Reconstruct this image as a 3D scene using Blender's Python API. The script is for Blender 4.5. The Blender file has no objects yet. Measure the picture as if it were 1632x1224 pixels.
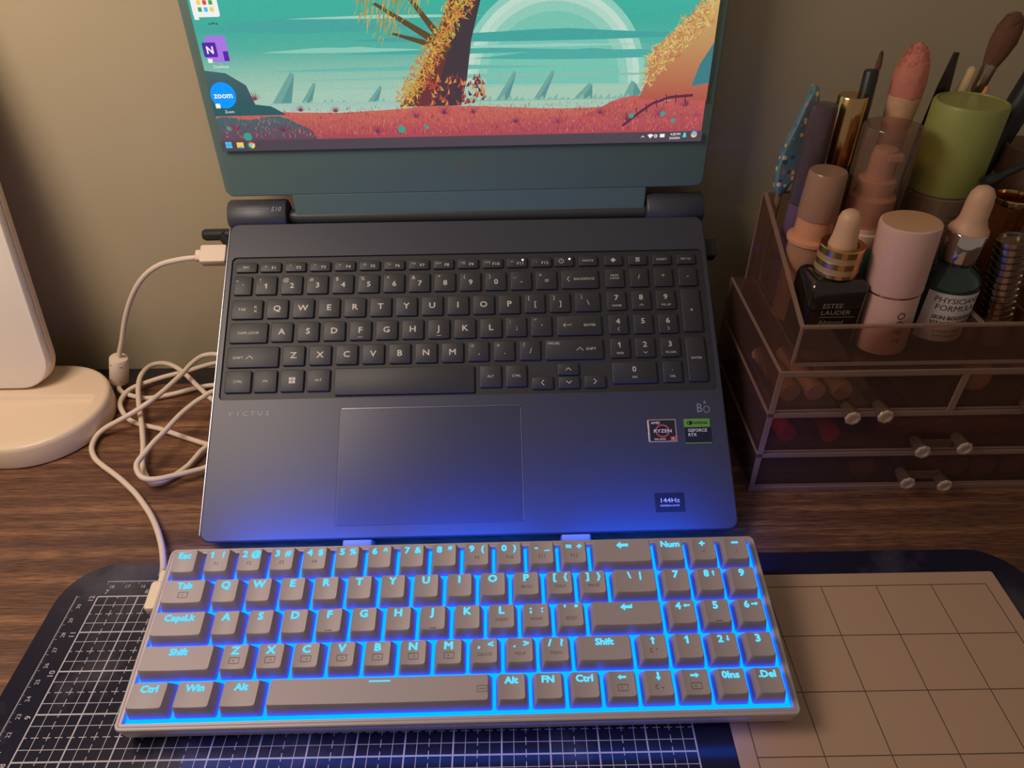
import bpy, bmesh, math, random
from mathutils import Matrix, Vector
random.seed(7)
SC = bpy.context.scene
COL = SC.collection
S = 0.001                                   # everything is written in millimetres

def lin(c):
    return tuple(((v / 255.0) / 12.92 if v / 255.0 <= 0.04045 else ((v / 255.0 + 0.055) / 1.055) ** 2.4) for v in c)

# ------------------------------------------------------------------ camera, light, exposure
def rig(R, t):
    m = Matrix(R).to_4x4()
    m.translation = Vector(t) * S
    return m
CAM_R = [[0.99987, 0.015835, -0.00292], [-0.011989, 0.611091, -0.791469], [-0.010749, 0.791402, 0.611202]]
cam = bpy.data.cameras.new('camera')
cam.sensor_width = 36.0
cam.lens = 36.0 * 1141.64 / 1632.0
cam.clip_start = 0.01
cam_o = bpy.data.objects.new('camera', cam)
COL.objects.link(cam_o)
cam_o.matrix_world = rig(CAM_R, (261.275, -278.098, 378.616))
SC.camera = cam_o

world = bpy.data.worlds.new('room_light')
SC.world = world
world.use_nodes = True
bg = world.node_tree.nodes['Background']
bg.inputs[0].default_value = (*lin((206, 190, 172)), 1)
bg.inputs[1].default_value = 0.31

def area(name, loc, target, size, power, color, size_y=None):
    l = bpy.data.lights.new(name, 'AREA')
    l.energy = power
    l.color = color
    l.size = size * S
    if size_y:
        l.shape = 'RECTANGLE'
        l.size_y = size_y * S
    o = bpy.data.objects.new(name, l)
    COL.objects.link(o)
    d = Vector(target) - Vector(loc)
    o.matrix_world = Matrix.Translation(Vector(loc) * S) @ d.to_track_quat('-Z', 'Y').to_matrix().to_4x4()
    return o
area('room_lamp', (-140, -60, 570), (0, 120, 0), 280, 2.7, (1.0, 0.81, 0.65))
# added blue strips at the keyboard's rear edge, for bloom on the palm rest
KROT = Matrix(((0.999971, -0.00739, -0.001616), (0.00697, 0.983128, -0.182787), (0.002939, 0.18277, 0.983151)))
for x, w in ((-112, 100), (0.6, 96), (116, 100)):
    rear_fill = area('added_blue_rear', (0, 0, 0), (0, 1, 1), w, 0.13, (0.0, 0.10, 1.0), 1.5)
    rear_fill.matrix_world = Matrix.Translation((Vector((231.123, -39.906, 36.546)) + KROT @ Vector((x, 47.8, -9.0))) * S) @ KROT.to_4x4() @ Matrix.Rotation(math.radians(30), 4, 'X')
front_fill = area('added_blue_front', (0, 0, 0), (0, 1, 1), 300, 0.02, (0.0, 0.12, 1.0), 6)  # added front strip, for the blue bloom on the mat
front_fill.matrix_world = Matrix.Translation((Vector((231.123, -39.906, 36.546)) + KROT @ Vector((0.6, -57.6, -10.0))) * S) @ KROT.to_4x4() @ Matrix.Rotation(math.radians(-40), 4, 'X')

SC.view_settings.view_transform = 'Standard'
SC.view_settings.look = 'None'
SC.view_settings.gamma = 1.0
SC.view_settings.use_curve_mapping = False
SC.view_settings.exposure = 0.0
SC.cycles.transparent_max_bounces = 32
SC.cycles.max_bounces = 10

# ------------------------------------------------------------------ materials
MATS = {}
def mat(name, rgb, rough=0.5, metal=0.0, emit=None, estr=1.0, vary=0.06, scale=60.0, bump=0.0, spec=0.5, alpha=1.0, trans=0.0, coat=0.0):
    if name in MATS:
        return MATS[name]
    m = bpy.data.materials.new(name)
    m.use_nodes = True
    nt = m.node_tree
    p = nt.nodes['Principled BSDF']
    p.inputs['Roughness'].default_value = rough
    p.inputs['Metallic'].default_value = metal
    p.inputs['Specular IOR Level'].default_value = spec
    p.inputs['Transmission Weight'].default_value = trans
    p.inputs['Coat Weight'].default_value = coat
    c = lin(rgb)
    tc = nt.nodes.new('ShaderNodeTexCoord')
    ns = nt.nodes.new('ShaderNodeTexNoise')
    ns.inputs['Scale'].default_value = scale
    ns.inputs['Detail'].default_value = 4
    nt.links.new(tc.outputs['Object'], ns.inputs['Vector'])
    mx = nt.nodes.new('ShaderNodeMix')
    mx.data_type = 'RGBA'
    nt.links.new(ns.outputs['Fac'], mx.inputs['Factor'])
    mx.inputs['A'].default_value = (*[v * (1 - vary) for v in c], 1)
    mx.inputs['B'].default_value = (*[min(1, v * (1 + vary)) for v in c], 1)
    nt.links.new(mx.outputs['Result'], p.inputs['Base Color'])
    if emit:
        p.inputs['Emission Color'].default_value = (*lin(emit), 1)
        p.inputs['Emission Strength'].default_value = estr
    if bump:
        b = nt.nodes.new('ShaderNodeBump')
        b.inputs['Strength'].default_value = bump
        b.inputs['Distance'].default_value = 0.0006
        n2 = nt.nodes.new('ShaderNodeTexNoise')
        n2.inputs['Scale'].default_value = scale * 14
        nt.links.new(tc.outputs['Object'], n2.inputs['Vector'])
        nt.links.new(n2.outputs['Fac'], b.inputs['Height'])
        nt.links.new(b.outputs['Normal'], p.inputs['Normal'])
    MATS[name] = m
    return m

def clear(name, tint, through=0.93, rough=0.04, haze=0.0, hazecol=(200, 180, 165), ior=1.49):
    """thin clear plastic: lets light through, mirrors at grazing angles, a little milky scatter"""
    if name in MATS:
        return MATS[name]
    m = bpy.data.materials.new(name)
    m.use_nodes = True
    nt = m.node_tree
    nt.nodes.clear()
    out = nt.nodes.new('ShaderNodeOutputMaterial')
    tr = nt.nodes.new('ShaderNodeBsdfTransparent')
    tr.inputs[0].default_value = (*[v * through for v in lin(tint)], 1)
    df = nt.nodes.new('ShaderNodeBsdfDiffuse')
    df.inputs[0].default_value = (*lin(hazecol), 1)
    gl = nt.nodes.new('ShaderNodeBsdfGlossy')
    gl.inputs['Roughness'].default_value = rough
    fr = nt.nodes.new('ShaderNodeFresnel')
    ge = nt.nodes.new('ShaderNodeNewGeometry')
    io = nt.nodes.new('ShaderNodeMix')
    io.inputs['A'].default_value = ior
    io.inputs['B'].default_value = 1.0 / ior          # leaving the sheet: no false total reflection
    nt.links.new(ge.outputs['Backfacing'], io.inputs['Factor'])
    nt.links.new(io.outputs['Result'], fr.inputs['IOR'])
    a = nt.nodes.new('ShaderNodeMixShader')
    a.inputs[0].default_value = haze
    nt.links.new(tr.outputs[0], a.inputs[1])
    nt.links.new(df.outputs[0], a.inputs[2])
    b = nt.nodes.new('ShaderNodeMixShader')
    nt.links.new(fr.outputs[0], b.inputs[0])
    nt.links.new(a.outputs[0], b.inputs[1])
    nt.links.new(gl.outputs[0], b.inputs[2])
    nt.links.new(b.outputs[0], out.inputs[0])
    MATS[name] = m
    return m

def emis(name, rgb, strength=1.0):
    if name in MATS:
        return MATS[name]
    m = bpy.data.materials.new(name)
    m.use_nodes = True
    nt = m.node_tree
    nt.nodes.clear()
    out = nt.nodes.new('ShaderNodeOutputMaterial')
    e = nt.nodes.new('ShaderNodeEmission')
    e.inputs[0].default_value = (*lin(rgb), 1)
    e.inputs[1].default_value = strength
    nt.links.new(e.outputs[0], out.inputs[0])
    MATS[name] = m
    return m

def emis_attr(name, strength):
    m = bpy.data.materials.new(name)
    m.use_nodes = True
    nt = m.node_tree
    nt.nodes.clear()
    out = nt.nodes.new('ShaderNodeOutputMaterial')
    e = nt.nodes.new('ShaderNodeEmission')
    at = nt.nodes.new('ShaderNodeVertexColor')
    at.layer_name = 'col'
    # fine pixel-like grain of a printed picture
    ns = nt.nodes.new('ShaderNodeTexNoise')
    ns.inputs['Scale'].default_value = 900
    ns.inputs['Detail'].default_value = 3
    tc = nt.nodes.new('ShaderNodeTexCoord')
    nt.links.new(tc.outputs['Object'], ns.inputs['Vector'])
    mr = nt.nodes.new('ShaderNodeMapRange')
    mr.inputs['To Min'].default_value = 0.86
    mr.inputs['To Max'].default_value = 1.12
    nt.links.new(ns.outputs['Fac'], mr.inputs['Value'])
    mu = nt.nodes.new('ShaderNodeVectorMath')
    mu.operation = 'SCALE'
    nt.links.new(at.outputs['Color'], mu.inputs[0])
    nt.links.new(mr.outputs[0], mu.inputs['Scale'])
    nt.links.new(mu.outputs[0], e.inputs[0])
    e.inputs[1].default_value = strength
    nt.links.new(e.outputs[0], out.inputs[0])
    return m

def wood():
    m = bpy.data.materials.new('desk_wood')
    m.use_nodes = True
    nt = m.node_tree
    p = nt.nodes['Principled BSDF']
    p.inputs['Roughness'].default_value = 0.5
    tc = nt.nodes.new('ShaderNodeTexCoord')
    def noise(sc, detail, scale):
        mp = nt.nodes.new('ShaderNodeMapping')
        mp.inputs['Scale'].default_value = sc
        nt.links.new(tc.outputs['Object'], mp.inputs['Vector'])
        n = nt.nodes.new('ShaderNodeTexNoise')
        n.inputs['Scale'].default_value = scale
        n.inputs['Detail'].default_value = detail
        n.inputs['Roughness'].default_value = 0.65
        nt.links.new(mp.outputs[0], n.inputs['Vector'])
        return n
    broad = noise((1.4, 38, 1), 4, 2.6)
    fine = noise((18, 430, 1), 6, 3.2)
    r1 = nt.nodes.new('ShaderNodeValToRGB')
    el = r1.color_ramp.elements
    el[0].position, el[0].color = 0.22, (*lin((74, 48, 40)), 1)
    el[1].position, el[1].color = 0.80, (*lin((176, 128, 86)), 1)
    e = r1.color_ramp.elements.new(0.5)
    e.color = (*lin((104, 70, 52)), 1)
    nt.links.new(broad.outputs['Fac'], r1.inputs[0])
    r2 = nt.nodes.new('ShaderNodeValToRGB')
    r2.color_ramp.elements[0].position, r2.color_ramp.elements[0].color = 0.36, (0.34, 0.30, 0.29, 1)
    r2.color_ramp.elements[1].position, r2.color_ramp.elements[1].color = 0.62, (1.45, 1.42, 1.38, 1)
    nt.links.new(fine.outputs['Fac'], r2.inputs[0])
    mx = nt.nodes.new('ShaderNodeMix')
    mx.data_type = 'RGBA'
    mx.blend_type = 'MULTIPLY'
    mx.inputs['Factor'].default_value = 1.0
    nt.links.new(r1.outputs[0], mx.inputs['A'])
    nt.links.new(r2.outputs[0], mx.inputs['B'])
    nt.links.new(mx.outputs['Result'], p.inputs['Base Color'])
    b = nt.nodes.new('ShaderNodeBump')
    b.inputs['Strength'].default_value = 0.35
    b.inputs['Distance'].default_value = 0.0005
    nt.links.new(fine.outputs['Fac'], b.inputs['Height'])
    nt.links.new(b.outputs['Normal'], p.inputs['Normal'])
    return m

def dusty(name, rgb, dust, rough):
    """dark mat surface with pale dusty smudges"""
    m = bpy.data.materials.new(name)
    m.use_nodes = True
    nt = m.node_tree
    p = nt.nodes['Principled BSDF']
    p.inputs['Roughness'].default_value = rough
    p.inputs['Specular IOR Level'].default_value = 0.45
    tc = nt.nodes.new('ShaderNodeTexCoord')
    n = nt.nodes.new('ShaderNodeTexNoise')
    n.inputs['Scale'].default_value = 16
    n.inputs['Detail'].default_value = 7
    n.inputs['Roughness'].default_value = 0.6
    nt.links.new(tc.outputs['Object'], n.inputs['Vector'])
    r = nt.nodes.new('ShaderNodeValToRGB')
    r.color_ramp.elements[0].position, r.color_ramp.elements[0].color = 0.52, (*lin(rgb), 1)
    r.color_ramp.elements[1].position, r.color_ramp.elements[1].color = 0.86, (*lin(dust), 1)
    nt.links.new(n.outputs['Fac'], r.inputs[0])
    nt.links.new(r.outputs[0], p.inputs['Base Color'])
    return m

def floral():
    m = bpy.data.materials.new('floral_print')
    m.use_nodes = True
    nt = m.node_tree
    p = nt.nodes['Principled BSDF']
    p.inputs['Roughness'].default_value = 0.3
    tc = nt.nodes.new('ShaderNodeTexCoord')
    v = nt.nodes.new('ShaderNodeTexVoronoi')
    v.inputs['Scale'].default_value = 210
    nt.links.new(tc.outputs['Object'], v.inputs['Vector'])
    rc = nt.nodes.new('ShaderNodeValToRGB')
    rc.color_ramp.interpolation = 'CONSTANT'
    cols = [(0.0, (196, 108, 112)), (0.3, (232, 200, 110)), (0.45, (70, 110, 140)), (0.62, (226, 206, 190)), (0.8, (58, 92, 128))]
    rc.color_ramp.elements[0].color = (*lin(cols[0][1]), 1)
    rc.color_ramp.elements[1].position = cols[1][0]
    rc.color_ramp.elements[1].color = (*lin(cols[1][1]), 1)
    for pos, c in cols[2:]:
        e = rc.color_ramp.elements.new(pos)
        e.color = (*lin(c), 1)
    sep = nt.nodes.new('ShaderNodeSeparateColor')
    nt.links.new(v.outputs['Color'], sep.inputs[0])
    nt.links.new(sep.outputs[0], rc.inputs[0])
    lt = nt.nodes.new('ShaderNodeMath')
    lt.operation = 'LESS_THAN'
    lt.inputs[1].default_value = 0.36
    nt.links.new(v.outputs['Distance'], lt.inputs[0])
    mx = nt.nodes.new('ShaderNodeMix')
    mx.data_type = 'RGBA'
    nt.links.new(lt.outputs[0], mx.inputs['Factor'])
    mx.inputs['A'].default_value = (*lin((98, 128, 138)), 1)
    nt.links.new(rc.outputs[0], mx.inputs['B'])
    nt.links.new(mx.outputs['Result'], p.inputs['Base Color'])
    return m

# ------------------------------------------------------------------ mesh helpers
class MB:
    def __init__(self):
        self.v, self.f, self.m, self.c = [], [], [], {}
        self.mats = []
    def mi(self, m):
        if m not in self.mats:
            self.mats.append(m)
        return self.mats.index(m)
    def add(self, verts, faces, m, M=None):
        o = len(self.v)
        for p in verts:
            p = Vector(p)
            self.v.append(M @ p if M is not None else p)
        k = self.mi(m)
        for f in faces:
            self.f.append([i + o for i in f])
            self.m.append(k)
        return o
    def loops(self, loops, m, M=None, cap0=True, cap1=True, closed=True):
        n = len(loops[0])
        vs = [p for L in loops for p in L]
        fs = []
        for i in range(len(loops) - 1):
            for j in range(n if closed else n - 1):
                a, b = i * n + j, i * n + (j + 1) % n
                fs.append([a, b, b + n, a + n])
        if cap0:
            fs.append(list(range(n))[::-1])
        if cap1:
            fs.append([(len(loops) - 1) * n + j for j in range(n)])
        self.add(vs, fs, m, M)
    def rr(self, x0, y0, x1, y1, r, levels, m, n=4, M=None, cap0=True, cap1=True):
        """stack of rounded rectangles: levels = [(inset, z)]"""
        self.loops([[(x, y, z) for x, y in rrect(x0 + i, y0 + i, x1 - i, y1 - i, max(r - i, 0.05), n)] for i, z in levels], m, M, cap0, cap1)
    def box(self, x0, y0, z0, x1, y1, z1, m, M=None, b=0.0):
        if b:
            self.rr(x0, y0, x1, y1, b, [(b * .7, z0), (0, z0 + b * .7), (0, z1 - b * .7), (b * .7, z1)], m, 2, M)
        else:
            v = [(x0, y0, z0), (x1, y0, z0), (x1, y1, z0), (x0, y1, z0), (x0, y0, z1), (x1, y0, z1), (x1, y1, z1), (x0, y1, z1)]
            self.add(v, [[3, 2, 1, 0], [4, 5, 6, 7], [0, 1, 5, 4], [1, 2, 6, 5], [2, 3, 7, 6], [3, 0, 4, 7]], m, M)
    def poly(self, pts, m, z=0.0, M=None):
        self.add([(p[0], p[1], z) for p in pts], [list(range(len(pts)))], m, M)
    def rect(self, x0, y0, x1, y1, z, m, M=None):
        self.poly([(x0, y0), (x1, y0), (x1, y1), (x0, y1)], m, z, M)
    def prism(self, pts, z0, z1, m, M=None):
        self.loops([[(p[0], p[1], z0) for p in pts], [(p[0], p[1], z1) for p in pts]], m, M)
    def lathe(self, prof, m, n=24, M=None, cap0=True, cap1=True):
        self.loops([[(r * math.cos(2 * math.pi * k / n), r * math.sin(2 * math.pi * k / n), z) for k in range(n)] for r, z in prof], m, M, cap0, cap1)
    def tube(self, pts, r, m, n=10, M=None):
        rs = r if isinstance(r, (list, tuple)) else [r] * len(pts)
        P = [Vector(p) for p in pts]
        L = []
        up = Vector((0, 0, 1))
        prev = None
        for i, p in enumerate(P):
            t = (P[min(i + 1, len(P) - 1)] - P[max(i - 1, 0)]).normalized()
            if prev is None:
                a = t.cross(up if abs(t.z) < .9 else Vector((1, 0, 0))).normalized()
            else:
                a = (prev - t * prev.dot(t)).normalized()
            prev = a
            b = t.cross(a)
            L.append([p + (a * math.cos(2 * math.pi * k / n) + b * math.sin(2 * math.pi * k / n)) * rs[i] for k in range(n)])
        self.loops(L, m, M)
    def text(self, s, size, x, y, z, m, M=None, bold=0.0, align='CENTER', sx=1.0, shear=0.0, rot=0.0):
        vs, fs = text_mesh(s, bold, align, shear)
        T = Matrix.Translation((x, y, z)) @ Matrix.Rotation(rot, 4, 'Z') @ Matrix.Diagonal((size * sx, size, 1, 1))
        self.add(vs, fs, m, (M @ T) if M is not None else T)

def rrect(x0, y0, x1, y1, r, n=4):
    pts = []
    r = min(r, (x1 - x0) / 2 - 1e-4, (y1 - y0) / 2 - 1e-4)
    for cx, cy, a in ((x1 - r, y0 + r, -90), (x1 - r, y1 - r, 0), (x0 + r, y1 - r, 90), (x0 + r, y0 + r, 180)):
        for k in range(n + 1):
            t = math.radians(a + 90.0 * k / n)
            pts.append((cx + r * math.cos(t), cy + r * math.sin(t)))
    return pts

TXT = {}
def text_mesh(s, bold, align, shear):
    key = (s, bold, align, shear)
    if key not in TXT and bold:
        # heavier lettering: the thin outline struck several times, slightly apart
        v0, f0 = text_mesh(s, 0.0, align, shear)
        vs, fs = [], []
        for k in range(6):
            a = math.pi * k / 3
            fs += [[i + len(vs) for i in f] for f in f0]
            vs += [p + Vector((bold * math.cos(a), bold * math.sin(a), 0.012 * k)) for p in v0]
        if '1' in s and len(s) == 1:
            n_ = len(vs)
            xm = min(p.x for p in vs)
            vs += [Vector((xm - .16, .14, 0)), Vector((xm - .16, .02, 0)), Vector((xm + .06, .16, 0)), Vector((xm + .06, .35, 0))]
            fs.append([n_, n_ + 1, n_ + 2, n_ + 3])
        TXT[key] = (vs, fs)
    if key not in TXT:
        c = bpy.data.curves.new('lettering', 'FONT')
        c.body = s
        c.size = 1.0
        c.shear = shear
        c.align_x = align
        c.align_y = 'CENTER' if '\n' in s else 'TOP_BASELINE'
        c.resolution_u = 2
        o = bpy.data.objects.new('lettering', c)
        me = bpy.data.meshes.new_from_object(o)
        dy = 0.0 if '\n' in s else 0.36
        TXT[key] = ([v.co - Vector((0, dy, 0)) for v in me.vertices], [list(p.vertices) for p in me.polygons])
        bpy.data.objects.remove(o)
        bpy.data.curves.remove(c)
        bpy.data.meshes.remove(me)
    return TXT[key]

def obj(name, mb, parent=None, smooth=True, M=None, **props):
    me = bpy.data.meshes.new(name)
    me.from_pydata([p * S for p in mb.v], [], mb.f)
    for m in mb.mats:
        me.materials.append(m)
    me.polygons.foreach_set('material_index', mb.m)
    me.update()
    if smooth:
        me.polygons.foreach_set('use_smooth', [True] * len(me.polygons))
        me.set_sharp_from_angle(angle=math.radians(38))
    o = bpy.data.objects.new(name, me)
    COL.objects.link(o)
    if M is not None:
        M = M.copy()
        M.translation = M.translation * S
        o.matrix_local = M
    if parent:
        o.parent = parent
    for k, v in props.items():
        o[k] = v
    return o

def thing(name, label, cat, loc=(0, 0, 0), R=None, group=None):
    o = bpy.data.objects.new(name, None)
    o.empty_display_size = 0.02
    COL.objects.link(o)
    o.matrix_world = rig(R, loc) if R else Matrix.Translation(Vector(loc) * S)
    o['label'], o['category'] = label, cat
    if group:
        o['group'] = group
    return o

def T(x, y, z):
    return Matrix.Translation((x, y, z))

def axis(p0, p1):
    """frame with origin p0 and +z towards p1"""
    d = Vector(p1) - Vector(p0)
    return Matrix.Translation(p0) @ Vector((0, 0, 1)).rotation_difference(d).to_matrix().to_4x4()

def smooth_path(pts, k=4):
    P = [Vector(p) for p in pts]
    P = [P[0]] + P + [P[-1]]
    out = []
    for i in range(1, len(P) - 2):
        p0, p1, p2, p3 = P[i - 1], P[i], P[i + 1], P[i + 2]
        for j in range(k):
            t = j / k
            out.append(0.5 * ((2 * p1) + (p2 - p0) * t + (2 * p0 - 5 * p1 + 4 * p2 - p3) * t * t + (3 * p1 - p0 - 3 * p2 + p3) * t ** 3))
    out.append(P[-2])
    return out

# ------------------------------------------------------------------ the setting
M_wall = mat('wall_paint', (182, 168, 140), rough=0.75, vary=0.05, scale=9, bump=0.12)
b = MB()
b.box(-1500, 280, -760, 1900, 330, 1400, M_wall)
obj('wall_back', b, kind='structure')
b = MB()
b.box(-1500, -1500, -790, 1900, 280, -760, mat('floor_boards', (70, 56, 46), rough=0.6))
obj('floor', b, kind='structure')

M_wood = wood()
t = thing('desk', 'brown wood-grain desk top along the wall under everything', 'desk', (200, -150, -3))
b = MB()
b.rr(-1050, -420, 1100, 375, 4, [(1, -30), (0, -29), (0, -1), (1, 0)], M_wood, 2)
obj('desk_top', b, t)
b = MB()
b.box(-1050, 376, -40, 1100, 429, -23, mat('gap_shade', (44, 37, 34), rough=0.7))  # dark strip added behind the desk, coloured as the shade in the gap
obj('gap_shade_strip', b, t, smooth=False)
for x, y in ((-980, -370), (1030, -370), (-980, 320), (1030, 320)):
    b = MB()
    b.box(x - 25, y - 25, -757, x + 25, y + 25, -30, M_wood, b=3)
    obj('leg', b, t)

# ------------------------------------------------------------------ cutting mat and cream sheet
M_mat = dusty('mat_black', (30, 30, 50), (92, 88, 100), 0.2)
M_line = mat('mat_white_ink', (186, 181, 196), rough=0.6)
t = thing('cutting_mat', 'large black cutting mat with white measuring grid, under the backlit keyboard', 'mat', (282, -190, -3))
b = MB()
OX, OY = -282, 190
b.rr(-308, -235, 308, 216.5, 32, [(0.6, 0), (0, 0.6), (0, 2.4), (0.6, 3.0)], M_mat, 8)
obj('mat_base', b, t)
b = MB()
zl = 3.04
def hl(x0, x1, y, w):
    b.rect(x0 + OX, y - w / 2 + OY, x1 + OX, y + w / 2 + OY, zl, M_line)
def vl(x, y0, y1, w):
    b.rect(x - w / 2 + OX, y0 + OY, x + w / 2 + OX, y1 + OY, zl + 0.02, M_line)
W_, H_ = 355.6, 304.8
for i in range(0, 15):
    vl(25.4 * i, -H_, 0, 0.8)
for i in range(0, 13):
    hl(0, W_, -25.4 * i, 0.85)
for i in range(14):
    for q in (0.25, 0.75):
        vl(25.4 * (i + q), -H_, 0, 0.35)
    # dashed half-inch line
    y = 2.5
    while y > -H_:
        vl(25.4 * (i + .5), max(y - 4.2, -H_), min(y, 0), 0.42)
        y -= 6.35
for i in range(12):
    for q in (0.25, 0.75):
        hl(0, W_, -25.4 * (i + q), 0.35)
    x = -2.5
    while x < W_:
        hl(max(x, 0), min(x + 4.2, W_), -25.4 * (i + .5), 0.42)
        x += 6.35
obj('grid_lines', b, t, smooth=False)
b = MB()
# centimetre rulers along the top and left side
hl(1, 354, 11.5, 0.35)
vl(-13.5, -H_, 1, 0.35)
for i in range(181):
    h = 2.4 if i % 10 == 0 else 1.5 if i % 5 == 0 else 0.9
    vl(2 + i * 1.0, 11.5 - h, 11.5, 0.16)
for i in range(300):
    h = 2.4 if i % 10 == 0 else 1.5 if i % 5 == 0 else 0.9
    hl(-13.5, -13.5 + h, -i * 1.0, 0.16)
for i in range(18):
    b.text(str(18 - i), 3.4, 5.5 + i * 10 + OX, 7.4 + OY, zl + .02, M_line, rot=0)
    b.text(str(30 - i), 3.4, -9.0 + OX, -7 - i * 10 + OY, zl + .02, M_line, rot=math.pi / 2)
for i in range(8):
    b.text(str(7 - i), 4.6, 4 + 25.4 * i + OX, 3.6 + OY, zl + .02, M_line, bold=0.01)
for i in range(12):
    b.text(str(12 - i), 4.6, -3.6 + OX, -1.5 - 25.4 * i + OY, zl + .02, M_line, bold=0.01, rot=math.pi / 2)
obj('ruler_numbers', b, t, smooth=False)

M_sheet = mat('cream_sheet', (188, 154, 134), rough=0.55, vary=0.03, scale=40)
M_ink = mat('brown_ink', (92, 74, 66), rough=0.7)
t = thing('craft_sheet', 'cream sheet with thin dark square grid lying on the black mat', 'sheet', (471, -150, 0))
b = MB()
b.rr(-95.5, -220, 96.2, 157.5, 1.5, [(0.2, 0.05), (0, 0.2), (0, 0.8), (0.2, 1.0)], M_sheet, 2)
obj('sheet_base', b, t)
b = MB()
for i in range(6):
    x = 385.2 + 34.6 * i - 471
    b.rect(x - .28, -2.1 + 150 - 34.6 * 9, x + .28, -2.1 + 150, 1.04, M_ink)
for i in range(10):
    y = -2.1 + 150 - 34.6 * i
    b.rect(385.2 - 471, y - .28, 558.2 - 471, y + .28, 1.06, M_ink)
obj('grid_lines', b, t, smooth=False)

# ------------------------------------------------------------------ white vanity mirror at the left
M_cream = mat('cream_plastic', (232, 208, 180), rough=0.35, vary=0.02)
M_white = mat('white_plastic', (238, 226, 214), rough=0.28, vary=0.02)
M_groove = mat('groove_shade', (120, 92, 78), rough=0.6)
t = thing('vanity_mirror', 'white folded vanity mirror standing on a wide rounded tray base', 'mirror', (-212, 175, -3))
b = MB()
# base with a sunken tray in front
bx0, by0, bx1, by1 = -149, -57, 146.5, 52
b.rr(bx0, by0, bx1, by1, 58, [(2.5, 0), (0.6, 1.5), (0, 4), (0, 17), (0.8, 19.5), (2.2, 20.8), (3.8, 21)], M_cream, 14, cap1=False)
def tray_loop(i, z):
    pts = []
    x0, x1, y0, y1 = bx0 + 8 + i, bx1 - 10 - i, by0 + 7 + i, 9 - i
    for cx, cy, a, rad in ((x1 - 46 + i, y0 + 46 - i, -90, 46 - i), (x1 - 5, y1 - 5, 0, 5), (x0 + 5, y1 - 5, 90, 5), (x0 + 46 - i, y0 + 46 - i, 180, 46 - i)):
        for k in range(15):
            q = math.radians(a + 90.0 * k / 14)
            pts.append((cx + rad * math.cos(q), cy + rad * math.sin(q), z))
    return pts
b.loops([[(x, y, 21) for x, y in rrect(bx0 + 3.8, by0 + 3.8, bx1 - 3.8, by1 - 3.8, 54.2, 14)], tray_loop(0, 21)], M_cream, cap0=False, cap1=False)
obj('base', b, t)
b = MB()
b.loops([tray_loop(0, 21), tray_loop(0.6, 20.6), tray_loop(1.6, 18.4), tray_loop(3.2, 16.6), tray_loop(6, 16)], M_cream, cap0=False)
obj('tray', b, t)
tl = math.radians(11.5)
MP = T(0, 22, 21.6) @ Matrix.Rotation(-tl, 4, 'X') @ Matrix.Rotation(math.pi / 2, 4, 'X')
b = MB()
pw, ph = 100, 325
b.rr(-pw, 0, pw, ph, 28, [(3, -8), (0.8, -7), (0, -5), (0, -0.6), (0.8, -0.2)], M_cream, 10, cap1=False)
b.rr(-pw, 0, pw, ph, 28, [(1.2, -0.2), (1.2, 0.6)], M_groove, 10, cap0=False, cap1=False)
b.rr(-pw, 0, pw, ph, 28, [(1.0, 0.5), (0.2, 0.9), (0, 1.6), (0.0, 5.5), (0.8, 7.2), (2.6, 8.0)], M_white, 10)
obj('mirror_panel', b, t, M=MP)
b = MB()
b.lathe([(9, -6), (9, 0), (7, 3), (7, 24)], M_cream, 20, M=T(0, 24, 24))
obj('support_neck', b, t)

# ------------------------------------------------------------------ laptop
LT = (54.944, 32.923, 10.434)
LR = [[0.999859, -0.010532, 0.013081], [0.016146, 0.8171, -0.576269], [-0.00462, 0.576399, 0.817155]]
M_deck = mat('laptop_plastic', (62, 64, 76), rough=0.42, vary=0.05, scale=120, bump=0.05)
M_key = mat('laptop_key', (50, 50, 55), rough=0.5, vary=0.04)
M_well = mat('laptop_key_well', (48, 48, 54), rough=0.55)
M_leg = mat('laptop_legend', (206, 200, 190), rough=0.6)
M_bez = mat('laptop_bezel', (96, 122, 118), rough=0.5, vary=0.04)  # teal bloom from the screen mixed into the bezel colour
M_pad = mat('touchpad_surface', (58, 60, 74), rough=0.36, vary=0.03)
M_edge = mat('bright_metal_edge', (150, 150, 160), rough=0.3, metal=0.8)
lap = thing('laptop', 'dark open laptop raised on a stand, screen lit with a teal landscape', 'laptop', LT, LR)
LW, LD = 357.9, 235.6
b = MB()
# deck: tapering slab with a sunken key well
prof = []
out = rrect(0, 0, LW, LD, 7, 5)
def deck_loop(i, zf, zb):
    return [(x, y, zf + (zb - zf) * max(0, min(1, y / LD))) for x, y in rrect(i, i, LW - i, LD - i, max(7 - i, .3), 5)]
b.loops([deck_loop(3, -11.5, -18.5), deck_loop(0.6, -9.5, -16.5), deck_loop(0, -1.2, -1.2), deck_loop(0.5, -0.3, -0.3), deck_loop(1.1, 0, 0)], M_deck, cap1=False)
# top face as a frame round the key well
wx0, wy0, wx1, wy1 = 4.0, 97.2, 353.9, 207.6
oi = rrect(1.1, 1.1, LW - 1.1, LD - 1.1, 5.9, 5)
wi = rrect(wx0, wy0, wx1, wy1, 3.5, 5)
n = len(oi)
b.loops([[(x, y, 0) for x, y in oi], [(x, y, 0) for x, y in wi]], M_deck, cap0=False, cap1=False)
b.loops([[(x, y, 0) for x, y in wi], [(x, y, -1.5) for x, y in rrect(wx0 + .25, wy0 + .25, wx1 - .25, wy1 - .25, 3.3, 5)]], M_well, cap0=False, cap1=True)
obj('deck', b, lap)
# bright chamfer down the left edge
b = MB()
b.box(-0.25, 5, -0.9, 0.3, LD - 3, -0.25, M_edge)
obj('edge_trim', b, lap, smooth=False)

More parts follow.
